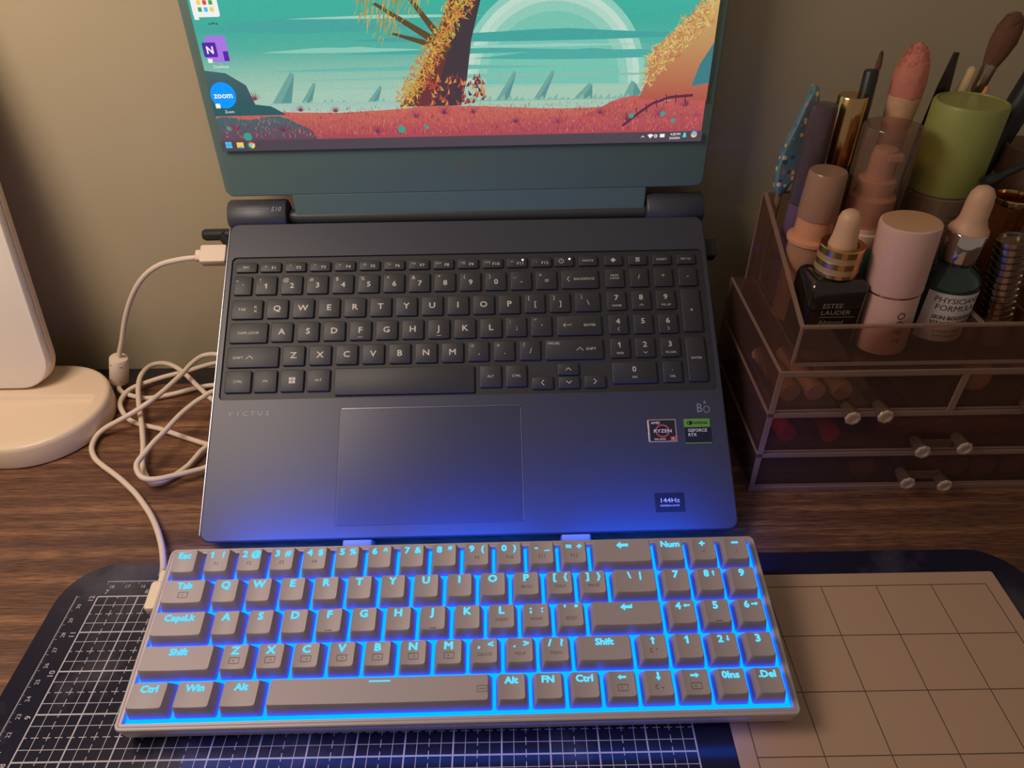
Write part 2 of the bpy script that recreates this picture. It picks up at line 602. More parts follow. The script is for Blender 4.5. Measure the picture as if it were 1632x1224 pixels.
def lap_key(x0, y0, x1, y1, legs):
    """one flat island key with its white legend"""
    cx, cy = (x0 + x1) / 2, (y0 + y1) / 2
    hw, hh = (x1 - x0) / 2, (y1 - y0) / 2
    b = MB()
    b.rr(-hw, -hh, hw, hh, 1.1, [(0, 0), (0, 1.5), (0.18, 1.85), (0.5, 2.0)], M_key, 3)
    k = obj('key', b, lap, M=T(cx, cy, -1.48))
    if legs:
        b = MB()
        for L in legs:
            kind = L[0]
            if kind == 't':
                _, s, size, dx, dy = L[:5]
                bold = L[5] if len(L) > 5 else 0.0
                b.text(s, size, dx, dy, 2.05, M_leg, bold=bold, sx=1.12)
            else:
                b.poly([(p[0] + L[2], p[1] + L[3]) for p in L[1]], M_leg, 2.05)
        obj('legend', b, k, smooth=False)
    return k

def stroke(pts, w):
    """a polyline as thin quads"""
    out = []
    for (x0, y0), (x1, y1) in zip(pts, pts[1:]):
        d = Vector((x1 - x0, y1 - y0))
        nrm = Vector((-d.y, d.x)).normalized() * w / 2
        out.append([(x0 + nrm.x, y0 + nrm.y), (x0 - nrm.x, y0 - nrm.y), (x1 - nrm.x, y1 - nrm.y), (x1 + nrm.x, y1 + nrm.y)])
    return out
def chev(dx, dy, s, ang, w=0.45):
    a = math.radians(ang)
    R = lambda x, y: (x * math.cos(a) - y * math.sin(a), x * math.sin(a) + y * math.cos(a))
    return [('p', q, dx, dy) for q in stroke([R(-s, -s * .5), R(0, s * .5), R(s, -s * .5)], w)]
def big(ch):
    return [('t', ch, 6.2, 0, 0.3, 0.022)]
def two(top, ch, bold=True):
    return [('t', top, 4.0, -4.2, 4.0), ('t', ch, 5.6, 0.4, -0.6, 0.022 if bold else 0.0)]
def small(s, dx=0, dy=0, size=2.5):
    return [('t', s, size, dx, dy, 0.01)]

# function row
fx = [(7.5, 23)] + [(25.4 + 18.2 * i, 40.7 + 18.2 * i) for i in range(12)]
fnames = ['ESC'] + ['F%d' % i for i in range(1, 13)]
fsym = [None, 'o', '*', '*', '=', '<)', '<-', '<+', '|<<', '>||', '>>|', '=', ':.']
for (x0, x1), nm, sy in zip(fx, fnames, fsym):
    L = small(nm, 0, 0, 2.5) if nm == 'ESC' else [('t', nm, 3.3, 2.6, -0.8, 0.01), ('t', sy, 2.5, -3.6, 0.6, 0.01)]
    lap_key(x0, 195.2, x1, 203.0, L)
extra = [(242.9, 257.4, None), (261.0, 275.0, 'DELETE'), (279.9, 293.9, 'dia'), (298.1, 312.1, 'calc'), (316.2, 330.2, 'INSERT'), (334.4, 348.3, 'PRT SC')]
for x0, x1, nm in extra:
    if nm is None:
        ring = [('p', q, -2.0, 0) for q in stroke([(1.7 * math.cos(a), 1.7 * math.sin(a)) for a in [math.radians(120 + 30 * k) for k in range(11)]], .4)]
        L = ring + [('p', [(-2.2, 0), (-1.8, 0), (-1.8, 2.2), (-2.2, 2.2)], 0, 0)]
    elif nm == 'dia':
        L = [('p', [(0, -1.9), (2, 0), (0, 1.9), (-2, 0)], 0, 0)]
    elif nm == 'calc':
        L = [('p', [(-1.5 + 1.1 * i, -1.7 + 1.0 * j), (-.7 + 1.1 * i, -1.7 + 1.0 * j), (-.7 + 1.1 * i, -1.0 + 1.0 * j), (-1.5 + 1.1 * i, -1.0 + 1.0 * j)], 0, 0) for i in range(3) for j in range(2)] + [('p', [(-1.5, .5), (1.5, .5), (1.5, 1.6), (-1.5, 1.6)], 0, 0)]
    else:
        L = small(nm, 0, 0, 2.2)
    lap_key(x0, 195.4, x1, 203.6, L)
# number row
xs = [(7.2, 20.2)] + [(22.8 + 18.7 * i, 38.4 + 18.7 * i) for i in range(12)]
num = [('~', '`'), ('!', '1'), ('@', '2'), ('#', '3'), ('$', '4'), ('%', '5'), ('^', '6'), ('&', '7'), ('*', '8'), ('(', '9'), (')', '0'), ('_', '-'), ('+', '=')]
for (x0, x1), (a, c) in zip(xs, num):
    lap_key(x0, 177.0, x1, 191.9, two(a, c, c.isdigit()))
lap_key(247.4, 177.2, 274.9, 192.2, chev(-8.5, 0, 1.9, 90) + small('BACKSPACE', 3.2, 0, 2.5))
for x0, x1, s in ((280, 294, 'NUM\nLOCK'), (298.2, 312, '/'), (316.1, 330.1, '*'), (334.4, 348.2, '-')):
    lap_key(x0, 177.6, x1, 192.7, small(s, 0, 0.6, 2.3) if len(s) > 1 else [('t', s, 5, 0, .5)])
# tab row
lap_key(7.3, 158.0, 29.5, 173.0, small('TAB', -3.6, 0, 2.6) + [('t', 'K\nX', 3.2, 6.2, 0)])
for i, ch in enumerate('QWERTYUIOP'):
    lap_key(32.3 + 18.72 * i, 158.2, 47.9 + 18.72 * i, 173.2, big(ch))
for i, (a, c) in enumerate((('{', '['), ('}', ']'))):
    lap_key(219.6 + 18.5 * i, 158.6, 234.6 + 18.5 * i, 173.7, two(a, c, False))
lap_key(256.6, 158.8, 275.0, 174.2, two('|', '\\', False))
sub = {'7': 'HOME', '9': 'PG UP', '1': 'END', '3': 'PG DN'}
for r_, (y0, y1, row) in enumerate(((159.4, 174.5, '789'), (140.7, 155.8, '456'), (122.6, 137.6, '123'))):
    for i, ch in enumerate(row):
        L = [('t', ch, 5.6, 0, 2.2, 0.022)]
        if ch in sub:
            L += small(sub[ch], 0, -4.2, 2.2)
        elif ch != '5':
            L += chev(0, -4.0, 1.5, {'8': 0, '4': 90, '6': -90, '2': 180}[ch], .35)
        lap_key(280 + 18.15 * i, y0, 294.2 + 18.15 * i, y1, L)
lap_key(334.6, 141.4, 348.6, 175.2, [('t', '+', 4, 0, 0, .02)])
# home row
lap_key(7.3, 139.6, 34.4, 154.8, small('CAPS LOCK', 0, 0, 2.6))
for i, ch in enumerate('ASDFGHJKL'):
    L = big(ch)
    if ch in 'FJ':
        L += [('p', [(-1.8, -5.4), (1.8, -5.4), (1.8, -5.1), (-1.8, -5.1)], 0, 0)]
    lap_key(36.8 + 18.78 * i, 140.0, 52.4 + 18.78 * i, 155.0, L)
for i, (a, c) in enumerate(((':', ';'), ('"', "'"))):
    lap_key(205.6 + 18.3 * i, 140.4, 220.6 + 18.3 * i, 155.5, two(a, c, False))
arrow_ent = [('p', q, -9, 0.2) for q in stroke([(3, 1.0), (3, 0), (-2.6, 0), (-1, 1.5)], .4) + stroke([(-2.6, 0), (-1, -1.5)], .4)]
lap_key(242.6, 140.4, 275.0, 155.7, arrow_ent + small('ENTER', 7.6, 0, 2.6))
# shift row
lap_key(7.3, 121.0, 43.6, 136.6, small('SHIFT', -10.4, -0.4, 2.6) + chev(-2.2, -0.2, 2.4, 0))
for i, ch in enumerate('ZXCVBNM'):
    lap_key(46.4 + 18.82 * i, 121.8, 62.0 + 18.82 * i, 136.8, big(ch))
for i, (a, c) in enumerate((('<', ','), ('>', '.'), ('?', '/'))):
    lap_key(178.1 + 18.5 * i, 122.2, 193.0 + 18.5 * i, 137.3, two(a, c, False))
lap_key(233.6, 122.0, 275.0, 137.5, small('PAUSE', -14.6, 4.6, 2.6) + chev(4, 0, 2.3, 0) + small('SHIFT', 12, 0, 2.6))
lap_key(334.5, 103.6, 348.3, 137.8, small('ENTER', 0, 0.5, 2.3))
# bottom row
for x0, x1, s in ((7.3, 25.6, 'CTRL'), (27.4, 43.6, 'FN'), (64.6, 80.8, 'ALT'), (186.4, 201.6, 'ALT'), (204.8, 219.6, 'CTRL')):
    lap_key(x0, 102.5, x1, 118.8, small(s, 0, 0, 2.4))
win = [('p', [(-2.2 + 2.4 * i, -2.2 + 2.4 * j), (-.2 + 2.4 * i, -2.2 + 2.4 * j), (-.2 + 2.4 * i, -.2 + 2.4 * j), (-2.2 + 2.4 * i, -.2 + 2.4 * j)], .1, .1) for i in range(2) for j in range(2)]
lap_key(46.0, 102.5, 62.4, 118.8, win)
lap_key(84.1, 99.0, 182.6, 119.0, [])
lap_key(223.0, 100.4, 238.2, 109.6, chev(0, 0, 1.9, 90, .5))
lap_key(241.7, 110.3, 256.7, 119.2, chev(0, 0, 1.9, 0, .5))
lap_key(241.8, 100.5, 256.7, 109.5, chev(0, 0, 1.9, 180, .5))
lap_key(260.1, 100.6, 275.3, 109.8, chev(0, 0, 1.9, -90, .5))
lap_key(280.2, 103.2, 312.0, 119.5, [('t', '0', 5.6, 0, 2.4, .022)] + small('INS', 0, -3.6, 2.2))
lap_key(316.4, 103.4, 330.2, 119.5, [('t', '.', 5, 0, 2.4)] + small('DEL', 0, -3.6, 2.2))
M_led = emis('white_led', (235, 240, 255), 1.6)
for x in (219.4, 254.3):
    b = MB()
    b.lathe([(0.75, 0.5), (0.75, 0.7), (0.3, 0.85)], M_led, 10, M=T(x, 201.0, 0))
    obj('status_light', b, lap)
# touchpad
b = MB()
b.rr(89, 9, 214.6, 89.6, 1.6, [(-0.55, -0.05), (-0.55, 0.04), (-0.35, 0.06)], M_well, 3)
b.rr(89, 9, 214.6, 89.6, 1.6, [(0.0, 0.06), (0.05, 0.13), (0.4, 0.15)], M_pad, 3, cap0=False)
b.box(214.2, 10, 0.1, 214.75, 88, 0.2, M_edge)
b.box(90, 89.2, 0.1, 214, 89.6, 0.18, M_edge)
obj('touchpad', b, lap)
# printed marks
M_print = mat('grey_print', (150, 150, 156), rough=0.5)
b = MB()
for i, ch in enumerate('VICTUS'):
    b.text(ch, 4.6, 13.2 + i * 5.1, 87.6, 0.05, M_print, sx=1.15)
obj('wordmark', b, lap, smooth=False)
b = MB()
b.text('B', 9.0, 339.6, 84.4, 0.05, M_print, sx=.85)
b.text('&', 3.4, 343.8, 88.4, 0.05, M_print)
for q in stroke([(344.6 + 2.1 * math.cos(a), 83.0 + 2.3 * math.sin(a)) for a in [math.radians(24 * k) for k in range(16)]], .5):
    b.poly(q, M_print, .05)
obj('speaker_mark', b, lap, smooth=False)
# stickers
M_silver = mat('sticker_silver', (196, 176, 170), rough=0.25, metal=0.6)
M_blk = mat('sticker_black', (40, 36, 42), rough=0.35)
M_orange = mat('sticker_orange', (206, 92, 70), rough=0.35)
M_green = mat('sticker_green', (108, 168, 62), rough=0.4)
M_wht = mat('sticker_white', (232, 224, 216), rough=0.5)
M_navy = mat('sticker_navy', (26, 30, 46), rough=0.4)
b = MB()
b.rr(302.4, 60.2, 322.2, 76.6, .6, [(0, 0), (0, .25), (.1, .3)], M_silver, 2)
b.rect(303.5, 61.2, 321.2, 75.7, .34, M_blk)
for q in stroke([(312.2 + 4.6 * math.cos(a), 68.2 + 4.2 * math.sin(a)) for a in [math.radians(20 * k) for k in range(19)]], 1.0):
    b.poly(q, M_orange, .37)
b.poly([(321.2, 61.2), (317.0, 61.2), (321.2, 64.8)], M_orange, .37)
b.rect(317.4, 61.3, 321.1, 64.0, .38, M_orange)
b.text('AMD', 2.4, 307.8, 74.0, .42, M_wht, bold=.03, sx=1.2)
b.text('RYZEN', 3.3, 312.4, 68.2, .42, M_wht, bold=.02, sx=1.25)
b.text('7000 SERIES', 1.6, 310.0, 62.4, .42, M_wht, bold=.02)
b.text('5', 2.4, 319.2, 62.7, .42, M_wht, bold=.03)
obj('sticker', b, lap, smooth=False, label='square processor sticker with silver border and orange ring')
b = MB()
b.rr(327.4, 58.6, 346.0, 76.6, .4, [(0, 0), (0, .25), (.1, .3)], M_navy, 2)
b.rect(327.6, 70.4, 345.8, 76.4, .34, M_green)
b.rect(327.6, 58.7, 345.8, 59.4, .34, M_green)
b.text('NVIDIA', 2.7, 339.2, 73.4, .38, M_navy, bold=.03, sx=1.1)
for q in stroke([(331.6 + 1.9 * math.cos(a), 73.4 + 1.2 * math.sin(a)) for a in [math.radians(30 * k) for k in range(13)]], .6):
    b.poly(q, M_navy, .38)
b.rect(331.2, 72.3, 333.6, 74.6, .37, M_navy)
b.text('GEFORCE\nRTX', 3.1, 329.8, 66.4, .38, M_wht, bold=.02, align='LEFT')
obj('sticker', b, lap, smooth=False, label='graphics sticker with green top band')
b = MB()
b.rr(302.8, 12.4, 322.9, 25.2, .4, [(0, 0), (0, .2), (.1, .24)], M_navy, 2)
b.text('144Hz', 4.2, 312.8, 20.4, .29, M_wht, sx=1.25)
b.text('REFRESH RATE', 1.6, 312.8, 16.8, .29, M_wht, sx=1.25)
obj('sticker', b, lap, smooth=False, label='dark refresh rate sticker at the front edge')
# hinge blocks and hinge barrel
def hinge(x0, x1):
    pr = [(234.8, -1.0), (236.2, 1.4), (239.5, 3.8), (246.5, 5.6), (251.5, 5.0), (255.5, 1.5), (257, -4), (256, -11), (250, -17), (235.2, -17)]
    L = []
    for x, s in ((x0, .93), (x0 + 1.2, 1.0), (x1 - 0.8, 1.0), (x1, .95)):
        L.append([(x, 246 + (y - 246) * s, -6 + (z + 6) * s) for y, z in pr])
    b = MB()
    b.loops(L, M_deck)
    return b
hb = hinge(-1.8, 42.0)
h1 = obj('hinge_block', hb, lap)
b = MB()
Mh = T(20, 244.6, 5.4) @ Matrix.Rotation(math.radians(30), 4, 'X')
b.text('510', 4.2, 15.0, 0, 0.25, M_print, M=Mh, bold=.02, sx=1.2, shear=.3)
b.text('FOR GAMING PERFORMANCE', 1.7, -1.5, 0.2, 0.25, M_print, M=Mh, sx=1.0)
obj('series_mark', b, h1, smooth=False)
obj('hinge_block', hinge(315.6, 359.0), lap)
b = MB()
b.tube([(42.6, 245.5, -8), (315.2, 245.5, -8)], 6.0, M_deck, 18)
obj('hinge_barrel', b, lap)

# lid
LIDM = Matrix(((0.999985, -0.00511, 0.002153, 5.742), (0.004808, 0.60578, -0.795618, 274.41), (0.002761, 0.795616, 0.605795, 37.056), (0, 0, 0, 1)))
b = MB()
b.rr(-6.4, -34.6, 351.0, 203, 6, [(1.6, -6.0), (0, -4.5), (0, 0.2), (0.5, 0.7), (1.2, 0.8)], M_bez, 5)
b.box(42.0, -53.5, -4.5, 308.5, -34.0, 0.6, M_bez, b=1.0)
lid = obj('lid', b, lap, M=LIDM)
b = MB()
M_em = mat('emblem_dark', (104, 116, 114), rough=0.25)
for q in ([(164, -10), (168.5, -10), (172.8, -17.5), (170.2, -19)], [(181, -10), (176.5, -10), (172.4, -17.5), (174.8, -19)]):
    b.poly(q, M_em, 0.86)
obj('lid_emblem', b, lid, smooth=False)

# the lit picture on the screen: plain generic landscape in teal and coral
pic = MB()
pc = []
M_pic = emis_attr('screen_light', 0.92)
lay = [0.9]
def P(pts, col, col2=None, z=None):
    """flat coloured shape; a second colour blends from the first vertex half to the second half"""
    lay[0] += 0.0006
    pic.poly(pts, M_pic, lay[0] if z is None else z)
    n_ = len(pts)
    ys_ = [p[1] for p in pts]
    y0, y1 = min(ys_), max(ys_)
    for p in pts:
        f = 0 if not col2 else (p[1] - y0) / max(1e-6, y1 - y0)
        c = col if not col2 else tuple(a + (q - a) * f for a, q in zip(col, col2))
        c = tuple(v * 0.87 + w_ * 0.13 for v, w_ in zip(c, (132, 132, 132)))
        pc.append((*lin(c), 1))
SWD, SHT = 344.2, 193.6
bands = [(0, (178, 214, 188)), (38, (176, 218, 194)), (50, (150, 208, 186)), (66, (84, 190, 170)), (80, (64, 186, 166)), (100, (60, 192, 170)), (140, (52, 180, 164)), (193.6, (40, 160, 150))]
for (y0, c0), (y1, c1) in zip(bands, bands[1:]):
    P([(0, y0), (SWD, y0), (SWD, y1), (0, y1)], c0, c1)
def streak(x0, x1, y, h, col):
    n_ = 10
    up = [(x0 + (x1 - x0) * i / n_, y + h * math.sin(math.pi * i / n_) * (.8 + .4 * random.random())) for i in range(n_ + 1)]
    dn = [(x0 + (x1 - x0) * i / n_, y - h * .35 * math.sin(math.pi * i / n_)) for i in range(1, n_)][::-1]
    P(up + dn, col)
# large pale disc low in the sky, with a soft rim
for rr_, c in ((64, (150, 222, 200)), (60, (206, 240, 222)), (56, (190, 234, 214)), (52, (150, 220, 198)), (46, (124, 212, 190))):
    P([(236 + rr_ * math.cos(a), 40 + rr_ * math.sin(a)) for a in [math.radians(180 * k / 36) for k in range(37)]], c)
for x0, x1, y, h, c in ((0, 150, 78, 7, (70, 178, 170)), (100, 344, 70, 5, (66, 176, 168)), (60, 190, 84, 1.6, (170, 226, 206)), (90, 260, 62, 2.6, (74, 184, 172)), (40, 150, 64, 2.4, (150, 220, 200)),
                       (180, 344, 58, 4.5, (78, 184, 174)), (40, 240, 52, 2.2, (110, 200, 184)), (150, 300, 65, 1.6, (160, 226, 206)), (60, 330, 46, 2.0, (140, 206, 188)), (30, 300, 40, 1.6, (160, 214, 196))):
    streak(x0, x1, y, h, c)
# far pale spires
for x, w, h, lean in ((40, 14, 22, 9), (60, 8, 15, 7), (106, 8, 12, 6), (196, 9, 20, 8), (222, 8, 20, 9), (250, 14, 11, 3), (160, 8, 16, 5), (285, 16, 12, -4)):
    P([(x, 30), (x + w, 30), (x + w * .75 + lean, 30 + h * .9), (x + w * .6 + lean, 30 + h)], (118, 176, 164))
    P([(x + w * .45, 30), (x + w, 30), (x + w * .75 + lean, 30 + h * .9)], (92, 156, 152))
for i in range(60):
    x = 60 + i * 4.6
    P([(x, 30), (x + 5, 30), (x + 3 + random.random() * 2, 31 + random.random() * 3.6)], (140, 196, 182))
# water and coral ground
P([(40, 24), (170, 24), (170, 31.5), (40, 31.5)], (190, 222, 204), (168, 210, 196))
def hillp(x0, x1, ytop, amp, col, col2, base=0, seed=0):
    n_ = 24
    P([(x0, base)] + [(x1, base)] + [(x1 - (x1 - x0) * i / n_, base + (ytop - base) * ((1 if x1 > 343 else min(1, i / 7)) * (1 if x0 < 1 else min(1, (n_ - i) / 7))) ** .4 + amp * math.sin(i * .55 + seed) * (0 if i in (0, n_) else 1) + random.uniform(-.3, .3)) for i in range(n_ + 1)], col, col2)
hillp(0, 344.2, 26, 1.6, (170, 66, 82), (222, 110, 92), seed=1)
hillp(0, 70, 22, 1.2, (120, 44, 80), (60, 110, 112), seed=2)
hillp(120, 190, 29, 1.4, (190, 70, 80), (216, 104, 90), seed=.4)
hillp(250, 344.2, 30, 2.0, (150, 58, 84), (216, 98, 88), seed=.8)
hillp(60, 344.2, 17, 1.4, (164, 60, 82), (206, 88, 88), seed=3)
# tufts of grass all over the ground
for i in range(1500):
    x, y = random.uniform(1, 343), random.uniform(7.5, 28)
    h = random.uniform(1.0, 3.2) * (1.5 - y / 40)
    c = random.choice([(150, 54, 84), (226, 116, 96), (120, 46, 78), (238, 140, 110), (196, 74, 90)])
    P([(x - .25, y), (x + .25, y), (x + random.uniform(-1.4, 1.4), y + h)], c)
for x, y, s in ((84, 25, 5), (60, 26, 5), (160, 22, 7), (140, 20, 7), (180, 22, 6), (30, 34, 7), (210, 15, 6), (240, 14, 7), (270, 20, 5), (330, 24, 9), (312, 18, 10), (290, 15, 8), (12, 14, 8), (46, 12, 8), (112, 10, 7)):
    for k in range(9):
        a = math.radians(20 + 17.5 * k)
        P([(x - .5, y), (x + .5, y), (x + s * math.cos(a), y + s * math.sin(a))], random.choice([(130, 50, 84), (170, 66, 96), (110, 44, 76)]))
# dark rocks at the left
P([(0, 30), (30, 30), (26, 44), (14, 52), (0, 54)], (52, 84, 96), (70, 104, 106))
P([(0, 24), (50, 24), (40, 30), (16, 33), (0, 34)], (44, 92, 98))
# leaning mossy tree in the middle
def trunk(p, w, c):
    for (x0, y0), (x1, y1), w0, w1 in zip(p, p[1:], w, w[1:]):
        P([(x0 - w0, y0), (x0 + w0, y0), (x1 + w1, y1), (x1 - w1, y1)], c)
trunk([(150, 28), (158, 46), (168, 70), (180, 100), (190, 150)], [21, 15, 11, 10, 8], (110, 50, 50))
trunk([(160, 28), (168, 46), (174, 70), (184, 100), (193, 150)], [12, 9, 7, 6, 5], (66, 52, 60))
for x1, y1 in ((128, 74), (118, 92), (140, 96)):
    P([(164, 62), (168, 66), (x1 + 2, y1 + 1), (x1, y1)], (96, 70, 44))
for i in range(900):
    f = random.random()
    x = 132 + 46 * f + random.uniform(-7, 6)
    y = 30 + 66 * f + random.uniform(-5, 5)
    s = random.uniform(2.0, 4.2)
    a = random.uniform(0, 6.28)
    c = random.choice([(206, 190, 70), (224, 160, 60), (232, 124, 56), (180, 164, 54), (214, 100, 60), (240, 196, 96)])
    P([(x, y), (x + s * math.cos(a), y + s * math.sin(a)), (x + s * .35 * math.cos(a + .9), y + s * .35 * math.sin(a + .9))], c)
for i in range(170):
    x, y = random.choice([(124, 82), (134, 96), (118, 92), (146, 100), (112, 102)])
    x += random.gauss(0, 7)
    y += random.gauss(0, 5)
    P([(x, y), (x + 1.2, y + .6), (x - random.uniform(0, 2.5), y - random.uniform(3, 7))], random.choice([(190, 168, 66), (222, 178, 82), (150, 140, 56), (214, 150, 70)]))
for i in range(900):
    x, y = 190 + random.gauss(0, 30), min(188, 154 + random.gauss(0, 13))
    s = random.uniform(4, 8)
    a = random.uniform(3.6, 5.8)
    P([(x, y), (x + s * math.cos(a), max(102, y + s * math.sin(a))), (x + s * .5 * math.cos(a + .5), y + s * .5 * math.sin(a + .5))], random.choice([(206, 190, 70), (224, 160, 60), (180, 164, 54), (150, 140, 56), (214, 150, 70), (222, 178, 82)]))
for i in range(90):
    x, y = random.uniform(148, 188), random.uniform(28, 46)
    P([(x, y), (x + 2.4, y + .5), (x + random.uniform(-1, 3), y + 4)], random.choice([(196, 72, 60), (140, 54, 60), (228, 140, 70), (90, 48, 62)]))
# yellow bank rising at the right
P([(344, 28), (296, 30), (302, 46), (300, 58), (312, 70), (328, 84), (344, 100)], (190, 84, 72), (226, 196, 112))
for i in range(800):
    f = random.random()
    x = 300 + 44 * f + random.uniform(-3, 5)
    y = 50 + 46 * f + random.uniform(-12, 6)
    if x > 343 or x < 1:
        continue
    s = random.uniform(2, 5)
    a = random.uniform(1.2, 4.2)
    P([(x, y), (min(343.8, x + s * math.cos(a)), y + s * math.sin(a)), (min(343.8, x + s * .3 * math.cos(a + .8)), y + s * .3 * math.sin(a + .8))], random.choice([(234, 200, 104), (224, 172, 90), (196, 150, 84), (240, 214, 130), (206, 110, 84)]))
P([(344, 40), (332, 38), (336, 52), (344, 66)], (60, 130, 140))
# thorny dark branch low at the right
for q in stroke([(286, 12), (296, 20), (306, 27), (318, 31), (334, 32)], 1.8) + [q for i in range(7) for q in stroke([(290 + 6.5 * i, 15 + 3.0 * min(i, 4)), (288 + 6.8 * i, 21 + 3.0 * min(i, 4))], .7)]:
    P(q, (92, 40, 66))
for x, y, r_ in ((20, 10, 3), (8, 16, 1.4), (129, 13, 2.6), (147, 14, 1.5), (292, 19, 1.8), (314, 20, 1.8), (322, 15, 1.6)):
    P([(x + r_ * math.cos(k * .7), y + r_ * math.sin(k * .7)) for k in range(9)], (58, 170, 150))
o = obj('screen_picture', pic, lid, smooth=False)
ca = o.data.color_attributes.new('col', 'FLOAT_COLOR', 'POINT')
ca.data.foreach_set('color', [v for c in pc for v in c])

zt = lay[0] + 0.01
b = MB()
b.rect(0, 0, SWD, 7.4, zt, emis('taskbar_light', (84, 74, 84), .95))
for i in range(2):
    for j in range(2):
        b.rect(3.1 + 2.3 * i, 2.3 + 2.3 * j, 5.2 + 2.3 * i, 4.4 + 2.3 * j, zt + 0.004, emis('icon_blue', (80, 190, 240), 1))
b.rect(11, 2.4, 15.8, 6.2, zt + 0.004, emis('icon_yellow', (246, 206, 84), 1))
b.rect(12, 2.2, 15, 3.4, zt + 0.006, emis('icon_blue', (80, 190, 240), 1))
def disc(cx, cy, r_, m, z, a0=0, a1=360, n_=18):
    pts = [(cx + r_ * math.cos(math.radians(a0 + (a1 - a0) * k / n_)), cy + r_ * math.sin(math.radians(a0 + (a1 - a0) * k / n_))) for k in range(n_ + (0 if a1 - a0 >= 360 else 1))]
    if a1 - a0 < 360:
        pts.append((cx, cy))
    b.poly(pts, m, z)
E_red, E_yel, E_grn, E_wht = emis('icon_red', (226, 76, 62), 1), MATS['icon_yellow'], emis('icon_green', (70, 168, 84), 1), emis('icon_white', (240, 240, 240), 1)
disc(21.3, 4.2, 2.5, E_red, zt + 0.004, 30, 150)
disc(21.3, 4.2, 2.5, E_grn, zt + 0.004, 150, 270)
disc(21.3, 4.2, 2.5, E_yel, zt + 0.004, 270, 390)
disc(21.3, 4.2, 1.25, E_wht, zt + 0.008)
disc(21.3, 4.2, 0.95, MATS['icon_blue'], zt + 0.012)
b.text('4:28 PM', 2.2, 325.0, 5.5, zt + 0.004, E_wht, bold=.01)
b.text('2/6/2024', 2.2, 324.6, 2.8, zt + 0.004, E_wht, bold=.01)
for q in stroke([(300.4, 3.6), (301.5, 4.7), (302.6, 3.6)], .4):
    b.poly(q, E_wht, zt + 0.004)
b.poly([(306.9, 2.8), (309.2, 5.2), (306.9, 6.0), (304.8, 5.2)], E_wht, zt + 0.004)
disc(310.8, 4.4, 1.2, E_wht, zt + 0.004)
disc(310.8, 4.4, .6, MATS['taskbar_light'], zt + 0.006)
b.rect(313.8, 3.4, 317.2, 5.8, zt + 0.004, E_wht)
b.poly([(330.2, 3.2), (333.0, 3.2), (332.3, 6.2), (331.6, 6.6), (330.9, 6.2)], emis('icon_cyan', (90, 214, 226), 1), zt + 0.004)
disc(338.4, 5.2, 2.2, MATS['icon_blue'], zt + 0.004, 0, 180)
disc(338.4, 5.0, 2.2, MATS['icon_yellow'], zt + 0.004, 180, 360)
b.rect(337.2, 4.2, 340.2, 5.8, zt + 0.006, emis('icon_violet', (186, 160, 226), 1))
obj('taskbar', b, lid, smooth=False)
# three desktop icons
b = MB()
E_pur, E_lil, E_dk = emis('icon_purple', (92, 44, 168), 1), emis('icon_lilac', (170, 120, 224), 1), emis('icon_mid_purple', (120, 70, 200), 1)
b.poly(rrect(6.0, 59.5, 19.5, 75.5, 1, 2), E_lil, zt)
b.rect(16.0, 60, 19.4, 66, zt + 0.002, E_pur)
b.poly(rrect(3.4, 62.5, 12.4, 71.5, .8, 2), E_pur, zt + 0.004)
b.text('N', 6.4, 7.9, 67, zt + 0.008, E_wht, bold=.03)
b.rect(5.0, 59.0, 8.0, 61.6, zt + 0.006, E_wht)
b.text('OneNote', 2.6, 12.6, 56.6, zt + 0.004, E_wht)
obj('desktop_icon', b, lid, smooth=False, label='purple square icon with a white N')
b = MB()
b.poly([(9.6 + 8.6 * math.cos(k * .2244), 38.2 + 8.6 * math.sin(k * .2244)) for k in range(28)], emis('icon_bright_blue', (20, 150, 255), 1.05), zt)
b.text('zoom', 5.6, 9.6, 38.4, zt + 0.004, E_wht, bold=.02)
b.rect(2.8, 29.8, 6.0, 32.8, zt + 0.006, E_wht)
b.text('Zoom', 2.6, 11.4, 27.4, zt + 0.004, E_wht)
obj('desktop_icon', b, lid, smooth=False, label='round blue icon with white lettering')
b = MB()
b.poly(rrect(2.6, 86.5, 19.6, 104, 1.4, 3), E_wht, zt)
for i in range(3):
    for j in range(3):
        b.rect(6.4 + 3.8 * i, 89.6 + 4 * j, 8.8 + 3.8 * i, 92.2 + 4 * j, zt + 0.004, [E_grn, MATS['icon_blue'], E_yel, E_red][(i + j * 2) % 4])
b.rect(2.8, 85, 5.8, 88, zt + 0.006, E_wht)
for i in range(3):
    b.rect(11 + 2.2 * i, 82.0 + .3 * (i % 2), 12.6 + 2.2 * i, 82.9 + .5 * (i % 2), zt + 0.004, emis('icon_grey', (70, 90, 90), 1))
obj('desktop_icon', b, lid, smooth=False, label='white tile icon with coloured squares')

